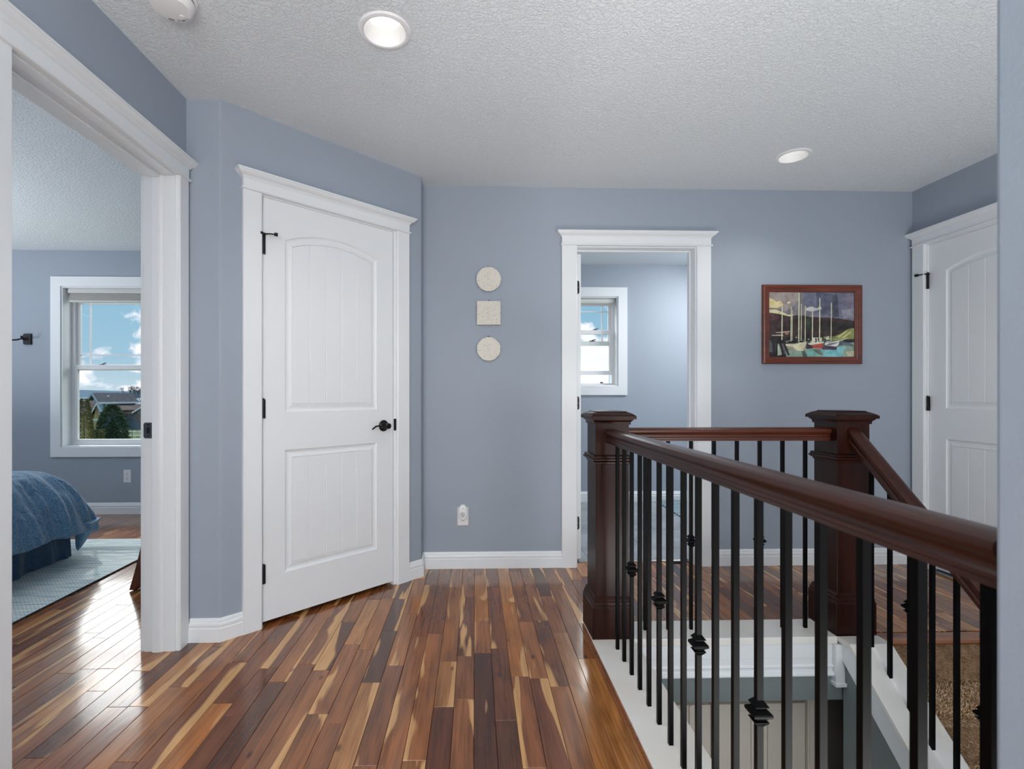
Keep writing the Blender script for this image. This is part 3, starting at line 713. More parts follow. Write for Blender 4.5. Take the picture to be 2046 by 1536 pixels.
b = MB(); b.box(1.66, -.045, 0, 1.742, 0, 2.45); b.box(1.664, -.052, 0, 1.678, -.045, 2.45); b.box(1.722, -.052, 0, 1.736, -.045, 2.45); b.build('casing', CREAM, d5)

# ------------------------------------------------------------------ balustrade
bal = empty('balustrade', (0, 0, 0), 0, label='dark mahogany newel posts and rails with black iron balusters round the stair well', category='railing')
def newel(cx, cy):
    nw = empty('newel_post', (cx, cy, .02), 0, bal); z = lambda v: v-.02
    MB().sq(0, 0, [(.0935, 0), (.0935, z(.160))]).build('base_block', MAHO, nw, bevel=.0015)
    MB().sq(0, 0, [(.0935, z(.160)), (.0915, z(.166)), (.0890, z(.170)), (.0895, z(.178)), (.0865, z(.184)), (.0838, z(.187)), (.0838, z(.194)), (.080, z(.199)), (.0765, z(.204)), (.070, z(.2045))]).build('base_moulding', MAHO, nw, smooth=True)
    MB().sq(0, 0, [(.0755, z(.20)), (.0755, z(.985))]).build('shaft', MAHO, nw, bevel=.001)
    MB().sq(0, 0, [(.0757, z(.797)), (.079, z(.800)), (.080, z(.806)), (.0865, z(.811)), (.0915, z(.815)), (.0925, z(.820)), (.0905, z(.824)), (.0865, z(.825)), (.0875, z(.829)), (.0870, z(.834)), (.084, z(.836)), (.0757, z(.838))]).build('band_moulding', MAHO, nw, smooth=True)
    MB().sq(0, 0, [(.0757, z(.975)), (.0815, z(.975)), (.0815, z(.982)), (.0825, z(.987)), (.0865, z(.992)), (.0915, z(.995)), (.0915, z(1.0)), (.0757, z(1.0))]).build('cap_cove', MAHO, nw, smooth=True)
    MB().sq(0, 0, [(.0757, z(1.0)), (.1015, z(1.0)), (.1015, z(1.013)), (.098, z(1.0165)), (.086, z(1.0245)), (.0735, z(1.030)), (.068, z(1.0315)), (.068, z(1.0345)), (.0, z(1.0352))]).build('cap', MAHO, nw, smooth=True)
newel(.653, 2.291); newel(1.765, 2.299)
# rail cross section, centre at 0, top at 0: (across, down)
RP = [(-.0205, -.062), (.0205, -.062), (.0205, -.054), (.0225, -.052), (.0225, -.046), (.019, -.042), (.0185, -.036), (.021, -.030), (.027, -.025), (.0305, -.020), (.0315, -.013), (.0295, -.007), (.024, -.003), (.014, -.0008), (0, 0),
      (-.014, -.0008), (-.024, -.003), (-.0295, -.007), (-.0315, -.013), (-.0305, -.020), (-.027, -.025), (-.021, -.030), (-.0185, -.036), (-.019, -.042), (-.0225, -.046), (-.0225, -.052), (-.0205, -.054)]
ZR = .955
AL = -.0055                              # left run axis in the board frame
b = MB(tf); b.rings([[(AL+p, bb_, ZR+q) for p, q in RP] for bb_ in (.016, -1.66)]); b.build('handrail', MAHY, bal, smooth=True)
b = MB(); b.rings([[(x, 2.288+p, ZR+.002+q) for p, q in RP] for x in (.7285, 1.6895)]); b.build('handrail', MAHX, bal, smooth=True)
PR = .866
b = MB(); cs = 1/cos(math.atan(PR))
def rz(y): return .960-PR*(2.222-y)
b.rings([[(1.765+p, y, rz(y)+q*cs) for p, q in RP] for y in (2.2235, -.3)]); b.build('handrail', MAHY, bal, smooth=True)
# balusters: the first of each kind is built, the rest are copies with shared meshes
BH = .0068
def knuckle():
    k = MB()
    P = [(BH, -.028), (.0150, -.017), (.0150, -.0155), (.0100, -.0145), (.0100, -.0115), (.0200, -.0035), (.0205, .0), (.0200, .0035), (.0100, .0115), (.0100, .0145), (.0150, .0155), (.0150, .017), (BH, .028)]
    return k.sq(0, 0, P)
def baluster(z0, z1, kz=None, cut=0):
    o = MB().rings([[(-BH, -BH, z0-cut*BH), (BH, -BH, z0-cut*BH), (BH, BH, z0+cut*BH), (-BH, BH, z0+cut*BH)], [(-BH, -BH, z1-cut*BH), (BH, -BH, z1-cut*BH), (BH, BH, z1+cut*BH), (-BH, BH, z1+cut*BH)]]).build('baluster', IRON, bal)
    if kz is not None: knuckle().build('knuckle', IRON, o, loc=(0, 0, kz))
    return o
plain = baluster(.0195, ZR-.058); kn = baluster(.0195, ZR-.058, .43)
first = {0: plain, 1: kn}; used = set()
def put(kind, x, y, rz_=0):
    o = first[kind]
    if kind in used: o = copy_tree(o, bal)
    used.add(kind); o.location = (x, y, 0); o.rotation_euler = (0, 0, rz_)
for k in range(17):
    x, y = fl(AL, -.083-.0966*k)
    if y < .56: continue
    put(1 if k % 3 == 2 else 0, x, y, -K)
for k in range(8): put(1 if k % 3 == 2 else 0, .826+.1082*k, 2.286)
for k in range(26):
    y = 2.122-.0945*k
    if y < -.2: break
    zb = slope_z(y)
    o = baluster(zb-.003, rz(y)-.075, zb+.41 if k % 3 == 2 else None, PIT); o.location = (1.765, y, 0)
# ------------------------------------------------------------------ ceiling lights
def downlight(x, y, R, label, p):
    t = empty('recessed_light', (x, y, H), 0, label=label, category='ceiling light')
    MB().lathe((0, 0, 0), [(R, 0), (R, -.002), (R-.004, -.006), (R-.014, -.0075), (R-.019, -.005), (R-.0195, .004), (R-.0165, .004), (R-.0165, 0), (R, 0)], 48, caps=False).build('trim_ring', PLASTIC, t, smooth=True)
    n = 48; b = MB()
    P = [(R-.019, -.0052), (R-.021, .010), (R-.028, .040), (R-.034, .055)]
    b.rings([[(r*cos(2*pi*i/n), r*sin(2*pi*i/n), z-.0012) for i in range(n)] for r, z in P], cap0=False, cap1=False).build('baffle', PLASTIC, t, smooth=True)
    MB().lathe((0, 0, .052), [(R-.0335, 0), (R-.036, -.004), (.03, -.006), (.001, -.006)], 48).build('lens', emit('lit_lens', (255, 252, 245), 1.2) if 'lit_lens' not in MT else MT['lit_lens'], t, smooth=True)
    d = bpy.data.lights.new('lamp', 'SPOT'); d.energy = p; d.spot_size = radians(125); d.spot_blend = .8; d.shadow_soft_size = .06; d.color = (1, .97, .93)
    o = bpy.data.objects.new('lamp', d); COL.objects.link(o); o.parent = t; o.location = (0, 0, -.012)
downlight(-.298, 1.826, .095, 'round recessed ceiling light in front of the white closet door', 11)
downlight(1.818, 2.722, .090, 'round recessed ceiling light above the boat picture', 9)
# carve room for the cans
for cx, cy in ((-.298, 1.826), (1.818, 2.722)):
    pass
# smoke alarm
sm = empty('smoke_alarm', (-.985, 1.69, H), 0, label='white round smoke alarm on the ceiling near the bedroom doorway', category='smoke alarm')
MB().lathe((0, 0, 0), [(.078, 0), (.078, -.006), (.074, -.009), (.0, -.009)], 40).build('mounting_plate', PLASTIC, sm, smooth=True)
MB().lathe((0, 0, -.011), [(.0, 0), (.068, 0), (.071, -.006), (.067, -.022), (.058, -.031), (.03, -.034), (.0, -.034)], 40).build('cover', PLASTIC, sm, smooth=True)
GREYP = mat('grey_print', (120, 122, 124), .6)
MB().lathe((0, 0, -.0088), [(.0, 0), (.069, 0), (.069, -.0024), (0, -.0024)], 32).build('vent_gap', mat('vent_dark', (40, 40, 42), .8), sm)
def lab(a0, a1, r0, r1, z=-.0445):
    return MB().rings([[(r0*cos(a0+(a1-a0)*i/6), r0*sin(a0+(a1-a0)*i/6), z+.004*0), (r1*cos(a0+(a1-a0)*i/6), r1*sin(a0+(a1-a0)*i/6), z+.001)] for i in range(7)], False, False, False)
for a0, a1, r0, r1 in ((1.15, 1.45, .048, .055), (1.9, 2.25, .047, .056), (1.5, 1.56, .044, .055), (1.62, 1.68, .044, .055), (.9, 1.0, .050, .054)):
    b = MB(); 
    for i in range(5):
        t0 = a0+(a1-a0)*i/5; t1 = a0+(a1-a0)*(i+.7)/5
        b.add([(r*cos(t), r*sin(t), -.0455+(r-.03)*.107) for r, t in ((r0, t0), (r1, t0), (r1, t1), (r0, t1))], [(0, 1, 2, 3)])
    b.build('printed_mark', GREYP, sm)
MB().lathe((.02, .03, -.0448), [(0, 0), (.009, 0), (.008, -.002), (0, -.002)], 16).build('test_button', PLASTIC, sm)

# ------------------------------------------------------------------ things on the back wall
# plaster plaques
def plaque_mat():
    m = mat('chipped_plaster', (226, 220, 208), .85, bump=(90, .003, 4)); n, l = m.node_tree.nodes, m.node_tree.links; p = n['Principled BSDF']
    tc = n['Texture Coordinate']; v = n.new('ShaderNodeTexVoronoi'); v.inputs['Scale'].default_value = 95; l.new(tc.outputs['Object'], v.inputs[0])
    nz = n.new('ShaderNodeTexNoise'); nz.inputs['Scale'].default_value = 40; nz.inputs['Detail'].default_value = 5; l.new(tc.outputs['Object'], nz.inputs[0])
    ad = n.new('ShaderNodeMath'); ad.operation = 'MULTIPLY_ADD'; l.new(nz.outputs[0], ad.inputs[0]); ad.inputs[1].default_value = .5; l.new(v.outputs['Distance'], ad.inputs[2])
    r = n.new('ShaderNodeValToRGB'); l.new(ad.outputs[0], r.inputs[0]); e = r.color_ramp.elements; e[0].position = .385; e[0].color = srgb((70, 64, 58)); e[1].position = .415; e[1].color = srgb((238, 234, 226))
    q = e.new(.6); q.color = srgb((230, 224, 212)); l.new(r.outputs[0], p.inputs['Base Color']); return m
PLQ = plaque_mat(); PLD = mat('plaque_back', (74, 74, 76), .7)
def plaque(shape, z, label):
    t = empty('wall_plaque', (.1405, YF, z), 0, label=label, category='wall plaque', group='chipped white plaster plaques in a column')
    random.seed(int(z*100)); R = .078
    def outline(k):
        pts = []
        N = 96
        for i in range(N):
            a = 2*pi*i/N+.001
            if shape == 'round': r = R
            elif shape == 'square': r = R*.965/max(abs(cos(a)), abs(sin(a)))
            else:
                r = R/cos(((a+pi/8) % (pi/4))-pi/8)*.955; r += -.004 if abs((a % (pi/4))-pi/8) < .1 else 0
            if random.random() < .09: r -= random.uniform(.001, .003)
            pts.append((r*k*cos(a), r*k*sin(a)))
        return pts
    o0 = outline(1); o1 = [(x*.975, y*.975) for x, y in o0]
    MB().rings([[(x, -.002, y) for x, y in o1], [(x, -.012, y) for x, y in o1]]).build('plaque_back', PLD, t)
    MB().rings([[(x*.985, -.0115, y*.985) for x, y in o0], [(x, -.013, y) for x, y in o0], [(x, -.017, y) for x, y in o0], [(x*.96, -.0185, y*.96) for x, y in o0]]).build('plaque_face', PLQ, t)
    # raised scroll ornament
    b = MB()
    for k in range(8):
        a = k*pi/4+(.39 if shape == 'octagon' else 0); rr_ = [.014+.038*i/10 for i in range(11)]
        pts = [(r*cos(a+sin(i*.6)*.35), -.0185, r*sin(a+sin(i*.6)*.35)) for i, r in enumerate(rr_)]
        b.tube(pts, .0022, 6)
    N = 40
    ro = .064
    loop = [((ro if shape != 'square' else ro/max(abs(cos(a)), abs(sin(a))))*cos(a), -.0183, (ro if shape != 'square' else ro/max(abs(cos(a)), abs(sin(a))))*sin(a)) for a in [2*pi*i/N for i in range(N+1)]]
    b.tube(loop, .0016, 5); b.lathe((0, -.017, 0), [(0, 0), (.010, 0), (.008, .004), (0, .005)], 12, 'y')
    b.build('relief_ornament', PLQ, t)
    b = MB(); zt = R*.96
    b.tube([(-.004, -.006, zt), (-.004, -.006, zt+.006), (0, -.006, zt+.009), (.004, -.006, zt+.006), (.004, -.006, zt)], .0012, 5)
    b.build('hanging_loop', BLK, t)
plaque('round', 1.842, 'round chipped white plaster plaque, topmost of the wall trio')
plaque('square', 1.627, 'square chipped white plaster plaque in the middle of the wall trio')
plaque('octagon', 1.398, 'eight-sided chipped cream plaster plaque, lowest of the wall trio')
# outlet with plug-in adapter
def slots(par, z, y, x=0):
    b = MB(); b.box(x-.0075, y-.0006, z+.001, x-.0055, y, z+.010); b.box(x+.0055, y-.0006, z+.002, x+.0075, y, z+.009); b.lathe((x, y+.0005, z-.007), [(0, 0), (.0028, 0), (.0028, .001), (0, .001)], 10, 'y')
    return b.build('socket_slots', DARK, par)
def outlet(x, y, z, label, faces=(1, -1)):
    t = empty('wall_outlet', (x, y, z), 0, label=label, category='outlet')
    MB().rings([[(-.035, 0, -.0585), (.035, 0, -.0585), (.035, 0, .0585), (-.035, 0, .0585)], [(-.035, -.003, -.0585), (.035, -.003, -.0585), (.035, -.003, .0585), (-.035, -.003, .0585)], [(-.032, -.0055, -.0555), (.032, -.0055, -.0555), (.032, -.0055, .0555), (-.032, -.0055, .0555)]]).build('cover_plate', PLASTIC, t)
    for s in faces:
        zc = s*.0195
        pts = [(.0165*cos(a), max(-.0135, min(.0135, .0165*sin(a)))) for a in [2*pi*i/24 for i in range(24)]]
        MB().rings([[(px, -.005, zc+pz) for px, pz in pts], [(px, -.0075, zc+pz) for px, pz in pts]]).build('socket', PLASTIC, t); slots(t, zc, -.0075)
    return t
outlet(-.024, YF, .331, 'white wall outlet with an adapter plugged in, left of the bath doorway')
ad_ = empty('plug_adapter', (-.0245, YF-.0055, .362), 0, label='white oval plug-in adapter on the outlet below the plaques', category='plug adapter')
def oval(r, s, k): return [(r*cos(a), s*sin(a)*(1.0 if sin(a) > 0 else 1.0)) for a in [2*pi*i/36 for i in range(36)]]
def sup(w, h):
    P = []
    for i in range(40):
        a = 2*pi*i/40; c, s = cos(a), sin(a); P.append((w*math.copysign(abs(c)**.8, c), h*math.copysign(abs(s)**.8, s)))
    return P
MB().rings([[(x*k, -y, z*k) for x, z in sup(.0275, .050)] for k, y in ((.88, .0), (.97, .006), (1, .014), (1, .026), (.95, .033), (.80, .036))]).build('adapter_body', PLASTIC, ad_, smooth=True)
MB().lathe((0, -.0355, -.012), [(0, 0), (.0175, 0), (.0165, .002), (0, .0022)], 24, 'y').build('socket', mat('socket_grey', (205, 208, 212), .4), ad_)
slots(ad_, -.012, -.0377)
MB().lathe((0, -.0355, .026), [(0, 0), (.0045, 0), (.004, .0012), (0, .0012)], 16, 'y').build('indicator_button', mat('button_grey', (205, 208, 210), .4), ad_)
outlet(-3.140, YB, .348, 'white duplex outlet on the bedroom wall below the window')

# boat picture
pic = empty('framed_picture', (2.2445, YF, 1.5625), 0, label='framed print of moored sailboats with tall masts on the back wall', category='picture')
FW, FH = .329, .2565
def frame_ring(k, y): return [(-FW+k, y, -FH+k), (FW-k, y, -FH+k), (FW-k, y, FH-k), (-FW+k, y, FH-k)]
fp = [(0, -.002), (0, -.016), (.003, -.021), (.010, -.0235), (.018, -.022), (.022, -.018), (.030, -.0165), (.036, -.014), (.041, -.0145), (.045, -.012), (.047, -.008), (.047, -.002)]
for side in range(4):
    b = MB(); rs = [[], []]
    for k, y in fp:
        r = frame_ring(k, y); rs[0].append(r[side]); rs[1].append(r[(side+1) % 4])
    b.rings(rs); b.build('frame_rail', FRAMEW, pic)
PWd, PHt = FW-.046, FH-.046
mats = []; pal = {}
def pm(col):
    if col not in pal:
        pal[col] = len(mats); col_ = tuple(min(250, int(v*1.15)) for v in col); c2_ = tuple(max(0, v-22) for v in col_)
        mats.append(mat('print_%d_%d_%d' % col, col_, .55, var=(26, c2_)))
    return pal[col]
pb_ = MB(); lay = [0]
def P(col, pts):       # painting coordinates 0..1, y down
    pb_.cm = pm(col); lay[0] += 1
    y = -.006-lay[0]*.00002
    pb_.add([(-PWd+2*PWd*u, y, PHt-2*PHt*v) for u, v in pts], [tuple(range(len(pts)))])
P((132, 124, 132), [(0, 0), (1, 0), (1, 1), (0, 1)])
P((118, 116, 134), [(.40, 0), (1, 0), (1, .42), (.7, .40), (.52, .34), (.42, .2)])
P((98, 98, 116), [(.55, .0), (.75, .03), (.72, .3), (.62, .38), (.56, .25)])
P((86, 86, 100), [(.74, .05), (.80, .02), (.82, .36), (.75, .40)])
P((128, 120, 138), [(.84, .04), (1, .0), (1, .2), (.9, .3)])
P((150, 146, 158), [(.85, .28), (1, .24), (1, .4), (.88, .40)])
P((160, 146, 142), [(0, 0), (.36, 0), (.34, .15), (.2, .3), (.1, .25), (0, .22)])
P((216, 196, 150), [(0, .10), (.05, .11), (.09, .15), (.14, .13), (.17, .2), (.1, .25), (0, .24)])
P((222, 204, 160), [(0, .27), (.08, .27), (.16, .31), (.22, .35), (.3, .35), (.24, .375), (.12, .34), (0, .31)])
P((230, 214, 182), [(.21, .16), (.24, .14), (.25, .165), (.22, .18)])
P((200, 196, 196), [(.44, .24), (.5, .22), (.56, .25), (.6, .21), (.62, .26), (.5, .3), (.43, .28)])
P((72, 54, 56), [(0, .325), (.12, .34), (.24, .375), (.34, .35), (.5, .385), (.7, .39), (.85, .41), (1, .44), (1, .75), (0, .75)])
P((96, 62, 68), [(0, .34), (.13, .36), (.11, .42), (0, .44)])
P((60, 78, 62), [(.44, .42), (.48, .40), (.49, .56), (.45, .58)])
P((58, 52, 50), [(.6, .45), (.98, .47), (.95, .56), (.62, .62)])
P((150, 152, 98), [(.70, .72), (.84, .64), (.92, .57), (1, .55), (1, .74), (.9, .75), (.72, .75)])
P((206, 196, 142), [(.80, .68), (.90, .60), (.92, .60), (.83, .70)])
P((206, 196, 142), [(.85, .70), (.96, .60), (.97, .61), (.88, .71)])
P((120, 130, 84), [(.64, .68), (.78, .68), (.8, .71), (.64, .72)])
P((96, 100, 104), [(0, .74), (1, .74), (1, 1), (0, 1)])
P((148, 164, 150), [(.2, .9), (.45, .86), (.8, .84), (1, .76), (1, 1), (.2, 1)])
P((128, 176, 172), [(.46, .90), (.66, .86), (.62, .97), (.44, 1)])
P((134, 190, 196), [(.66, .9), (.84, .84), (.90, .84), (.84, 1), (.62, 1)])
P((104, 116, 124), [(.84, .76), (.98, .8), (1, .84), (.86, .82)])
P((58, 50, 60), [(.86, .73), (1, .72), (1, .77), (.95, .78), (.88, .76)])
P((202, 192, 166), [(.9, .92), (1, .90), (1, .99), (.92, .98)])
P((84, 96, 88), [(.38, .91), (.42, .90), (.45, 1), (.40, 1)])
P((110, 118, 108), [(.5, .88), (.6, .88), (.63, .97), (.58, .96)])
P((52, 44, 48), [(.04, .68), (.2, .7), (.46, .66), (.60, .68), (.62, .74), (.2, .8), (.02, .78)])
P((84, 68, 92), [(.62, .83), (.80, .84), (.79, .89), (.62, .885)])
P((222, 208, 178), [(.17, .80), (.3, .80), (.44, .76), (.43, .84), (.40, .91), (.30, .90), (.19, .87)])
P((170, 154, 138), [(.19, .83), (.28, .85), (.33, .90), (.30, .90), (.19, .87)])
P((196, 180, 158), [(.39, .90), (.44, .78), (.43, .84), (.41, .90)])
P((72, 56, 68), [(.44, .80), (.46, .79), (.53, .86), (.44, .88)])
P((184, 84, 74), [(.48, .815), (.64, .78), (.625, .87), (.54, .865)])
P((226, 216, 196), [(.45, .80), (.5, .77), (.64, .765), (.645, .785), (.49, .815)])
P((232, 224, 208), [(.65, .80), (.68, .76), (.83, .74), (.81, .82), (.78, .84), (.66, .82)])
P((140, 128, 140), [(.66, .82), (.70, .79), (.82, .765), (.81, .78), (.72, .82)])
P((120, 104, 110), [(.665, .775), (.82, .735), (.82, .745), (.67, .785)])
P((212, 204, 190), [(.51, .70), (.62, .70), (.62, .77), (.51, .78)])
P((50, 48, 52), [(.54, .71), (.555, .705), (.56, .76), (.545, .76)])
P((50, 48, 52), [(.57, .71), (.585, .705), (.59, .755), (.575, .755)])
P((206, 196, 180), [(.66, .70), (.70, .69), (.71, .73), (.67, .735)])
P((196, 176, 160), [(.08, .62), (.24, .60), (.245, .615), (.14, .63), (.08, .63)])
P((206, 196, 176), [(.03, .665), (.16, .655), (.17, .675), (.04, .675)])
P((160, 120, 100), [(.18, .62), (.24, .605), (.22, .66), (.19, .65)])
P((48, 40, 42), [(0, .93), (.08, .92), (.1, .95), (.2, .96), (.2, 1), (0, 1)])
for x_, w_, dx_ in ((.03, .022, .015), (.055, .02, 0), (.085, .025, -.01), (.115, .022, .045), (.15, .022, .07)):
    P((52, 40, 42), [(x_, .74), (x_+w_, .735), (x_+w_+dx_, .97), (x_+dx_, .98)])
P((176, 184, 166), [(.10, .80), (.115, .8), (.15, .97), (.10, .98)])
for x_, t_, b_, w_ in ((.148, .22, .74, .012), (.255, .22, .76, .009), (.27, .27, .75, .006), (.345, .01, .76, .013), (.375, .18, .75, .008), (.422, .21, .77, .008), (.505, .24, .79, .010), (.59, .09, .78, .011), (.726, .16, .75, .009)):
    P((232, 214, 184), [(x_, t_), (x_+w_, t_), (x_+w_-.003, b_), (x_-.004, b_)])
for k in range(26):
    random.seed(k); x_ = random.uniform(.12, .7); y_ = random.uniform(.68, .78)
    P(random.choice([(200, 190, 170), (60, 52, 56), (150, 140, 130), (96, 104, 92)]), [(x_, y_), (x_+.02, y_-.004), (x_+.022, y_+.008), (x_+.003, y_+.010)])
P((226, 214, 190), [(.83, .745), (.92, .70), (.925, .705), (.84, .755)])
pb_.build('print', mats, pic)
MB().box(-PWd-.002, -.0055, -PHt-.002, PWd+.002, -.003, PHt+.002).build('backing', PLD, pic)
MB().box(-PWd, -.0092, -PHt, PWd, -.0088, PHt).build('picture_glass', GLASS, pic)

# ------------------------------------------------------------------ bedroom
# rug
rug = empty('area_rug', (0, 0, 0), 0, label='pale teal woven rug under the bed', category='rug')
def rug_mat():
    m = bpy.data.materials.new('woven_rug'); m.use_nodes = True; n, l = m.node_tree.nodes, m.node_tree.links; p = n['Principled BSDF']; p.inputs['Roughness'].default_value = .95
    tc = n.new('ShaderNodeTexCoord'); mp = n.new('ShaderNodeMapping'); l.new(tc.outputs['Object'], mp.inputs[0]); mp.inputs['Scale'].default_value = (6, 60, 1)
    nz = n.new('ShaderNodeTexNoise'); nz.inputs['Scale'].default_value = 1; nz.inputs['Detail'].default_value = 3; l.new(mp.outputs[0], nz.inputs[0])
    r = n.new('ShaderNodeValToRGB'); l.new(nz.outputs[0], r.inputs[0]); e = r.color_ramp.elements; e[0].position = .35; e[0].color = srgb((176, 200, 208)); e[1].position = .65; e[1].color = srgb((240, 242, 234)); e.new(.5).color = srgb((216, 228, 228)); l.new(r.outputs[0], p.inputs['Base Color'])
    w = n.new('ShaderNodeTexChecker'); w.inputs['Scale'].default_value = 95; l.new(tc.outputs['Object'], w.inputs[0])
    mx = n.new('ShaderNodeMix'); mx.data_type = 'RGBA'; mx.blend_type = 'MULTIPLY'; mx.inputs[0].default_value = .45; l.new(r.outputs[0], mx.inputs[6]); l.new(w.outputs[0], mx.inputs[7]); w.inputs[1].default_value = (1, 1, 1, 1); w.inputs[2].default_value = (.45, .6, .7, 1); l.new(mx.outputs[2], p.inputs['Base Color'])
    b = n.new('ShaderNodeBump'); b.inputs['Distance'].default_value = .002; l.new(w.outputs[1], b.inputs['Height']); l.new(b.outputs[0], p.inputs['Normal']); return m
MB().box(-4.62, 1.0, .0, -2.192, 3.87, .009).build('rug_body', rug_mat(), rug)
b = MB(); random.seed(5)
y = 1.0
while y < 3.87:
    b.box(-2.193, y, .001, -2.186-random.random()*.003, y+.007, .0085); y += .012
x = -4.62
b.build('bound_edge', mat('rug_binding', (62, 70, 76), .9), rug)
# bed
bed = empty('bed', (0, 0, 0), 0, label='bed under a rumpled blue duvet, seen through the bedroom doorway', category='bed')
BX0, BX1, BY0, BY1 = -4.75, -2.70, 1.93, 3.47
MB().box(BX0, BY0, .25, BX1-.03, BY1-.03, .55).build('mattress', mat('mattress_cloth', (210, 210, 210), .9), bed, bevel=.03)
MB().box(BX0, BY0+.05, .03, BX1-.08, BY1-.08, .25).build('bed_base', mat('base_cloth', (60, 80, 100), .9), bed)
def cloth(name, c1, c2, sc=9):
    m = bpy.data.materials.new(name); m.use_nodes = True; n, l = m.node_tree.nodes, m.node_tree.links; p = n['Principled BSDF']; p.inputs['Roughness'].default_value = .8; p.inputs['Sheen Weight'].default_value = .4
    tc = n.new('ShaderNodeTexCoord'); nz = n.new('ShaderNodeTexNoise'); nz.inputs['Scale'].default_value = 120; nz.inputs['Detail'].default_value = 3; l.new(tc.outputs['Object'], nz.inputs[0])
    r = n.new('ShaderNodeValToRGB'); l.new(nz.outputs[0], r.inputs[0]); r.color_ramp.elements[0].position = .35; r.color_ramp.elements[0].color = srgb(c1); r.color_ramp.elements[1].position = .65; r.color_ramp.elements[1].color = srgb(c2); l.new(r.outputs[0], p.inputs['Base Color'])
    mp = n.new('ShaderNodeMapping'); mp.inputs['Scale'].default_value = (1, 1, .5); l.new(tc.outputs['Object'], mp.inputs[0])
    n2 = n.new('ShaderNodeTexNoise'); n2.inputs['Scale'].default_value = sc; n2.inputs['Detail'].default_value = 6; n2.inputs['Distortion'].default_value = 1.2; l.new(mp.outputs[0], n2.inputs[0])
    b = n.new('ShaderNodeBump'); b.inputs['Distance'].default_value = .035; b.inputs['Strength'].default_value = .9; l.new(n2.outputs[0], b.inputs['Height']); l.new(b.outputs[0], p.inputs['Normal']); return m
DUV = cloth('blue_linen', (76, 120, 156), (118, 162, 194))
SKC = cloth('navy_skirt_cloth', (36, 70, 100), (54, 92, 124), 5)
def rrect(off, rad, n):
    x0_, x1_, y0_, y1_ = BX0-off*0, BX1+off, BY0-off, BY1+off; r = max(.02, rad+off); P_ = []
    segs = [((x0_, y0_), (x1_-r, y0_)), ('a', (x1_-r, y0_+r), -pi/2, 0), ((x1_, y0_+r), (x1_, y1_-r)), ('a', (x1_-r, y1_-r), 0, pi/2), ((x1_-r, y1_), (x0_, y1_))]
    cnt = [int(n*.25), int(n*.11), int(n*.28), int(n*.11), n-int(n*.25)-2*int(n*.11)-int(n*.28)]
    for sg, c in zip(segs, cnt):
        for i in range(c):
            t = i/c
            if sg[0] == 'a': a = sg[2]+(sg[3]-sg[2])*t; P_.append((sg[1][0]+r*cos(a), sg[1][1]+r*sin(a), cos(a), sin(a)))
            else:
                (xa, ya), (xb, yb) = sg; dx, dy = xb-xa, yb-ya; L = math.hypot(dx, dy) or 1; P_.append((xa+dx*t, ya+dy*t, dy/L, -dx/L))
    return P_
prof_d = [(-.70, .640), (-.5, .640), (-.34, .638), (-.22, .632), (-.14, .622), (-.08, .605), (-.035, .582), (.0, .552), (.03, .512), (.058, .465), (.085, .415), (.108, .365), (.13, .315), (.148, .27), (.160, .232), (.158, .208), (.14, .196), (.11, .195), (.08, .205)]
N = 420; b = MB(); rings_ = []
NV = 60
for iv in range(NV+1):
    t = iv/NV*(len(prof_d)-1); i = min(int(t), len(prof_d)-2); f = t-i
    off = prof_d[i][0]*(1-f)+prof_d[i+1][0]*f; z = prof_d[i][1]*(1-f)+prof_d[i+1][1]*f
    v = min(1, max(0, (off+.1)/.26)) if iv < NV*.85 else 1
    ring = []
    for j, (x, y, nx, ny) in enumerate(rrect(off, .14, N)):
        s = j/N*30
        fold = noise.noise(Vector((s*1.1, v*.8, 3)))*.06*v + noise.noise(Vector((s*3.1, v*1.1, 9)))*.045*v + noise.noise(Vector((x*6, y*6, z*6)))*.022 + abs(noise.noise(Vector((x*3+z*4, y*3-z*3, 7))))*.02*(.3+v)
        cor = abs(nx*ny)*2*(1 if y > 3 else .4); fl_o = .045*cor*v
        dz = noise.noise(Vector((x*2.2, y*2.2, 1)))*.02+noise.noise(Vector((s*1.3, 2, 2)))*.035*v-.03*cor*v
        d = fold+fl_o
        ring.append((x+nx*d, y+ny*d, z+dz))
    rings_.append(ring)
b.rings(rings_, cap0=True, cap1=False, closed=False)
b.build('duvet', DUV, bed, smooth=False)
du = bpy.data.objects['duvet']; du.data.polygons.foreach_set('use_smooth', [True]*len(du.data.polygons))
# corner of the duvet hanging lower
pts = []
b = MB(); rs = []
for i in range(9):
    t = i/8; w = .085*(1-t)**.7+.004
    cx, cy, cz = -2.57-.06*t, 3.47-.02*t, .25-.19*t
    rs.append([(cx+w*.6*cos(a), cy+w*sin(a), cz+.01*sin(3*a)) for a in [2*pi*k/14 for k in range(14)]])
b.rings(rs); b.build('duvet_corner', DUV, bed, smooth=True)
# skirt
b = MB(); rs = []
for iv in range(9):
    z = .30-.289*iv/8; ring = []
    for j, (x, y, nx, ny) in enumerate(rrect(.015, .05, 260)):
        s = j/260*34; d = (noise.noise(Vector((s*1.5, 0, 5)))*.035+.012*sin(s*5))*(iv/8)
        ring.append((x+nx*d, y+ny*d, z))
    rs.append(ring)
b.rings(rs, False, False, False); b.build('bed_skirt', SKC, bed, smooth=True)
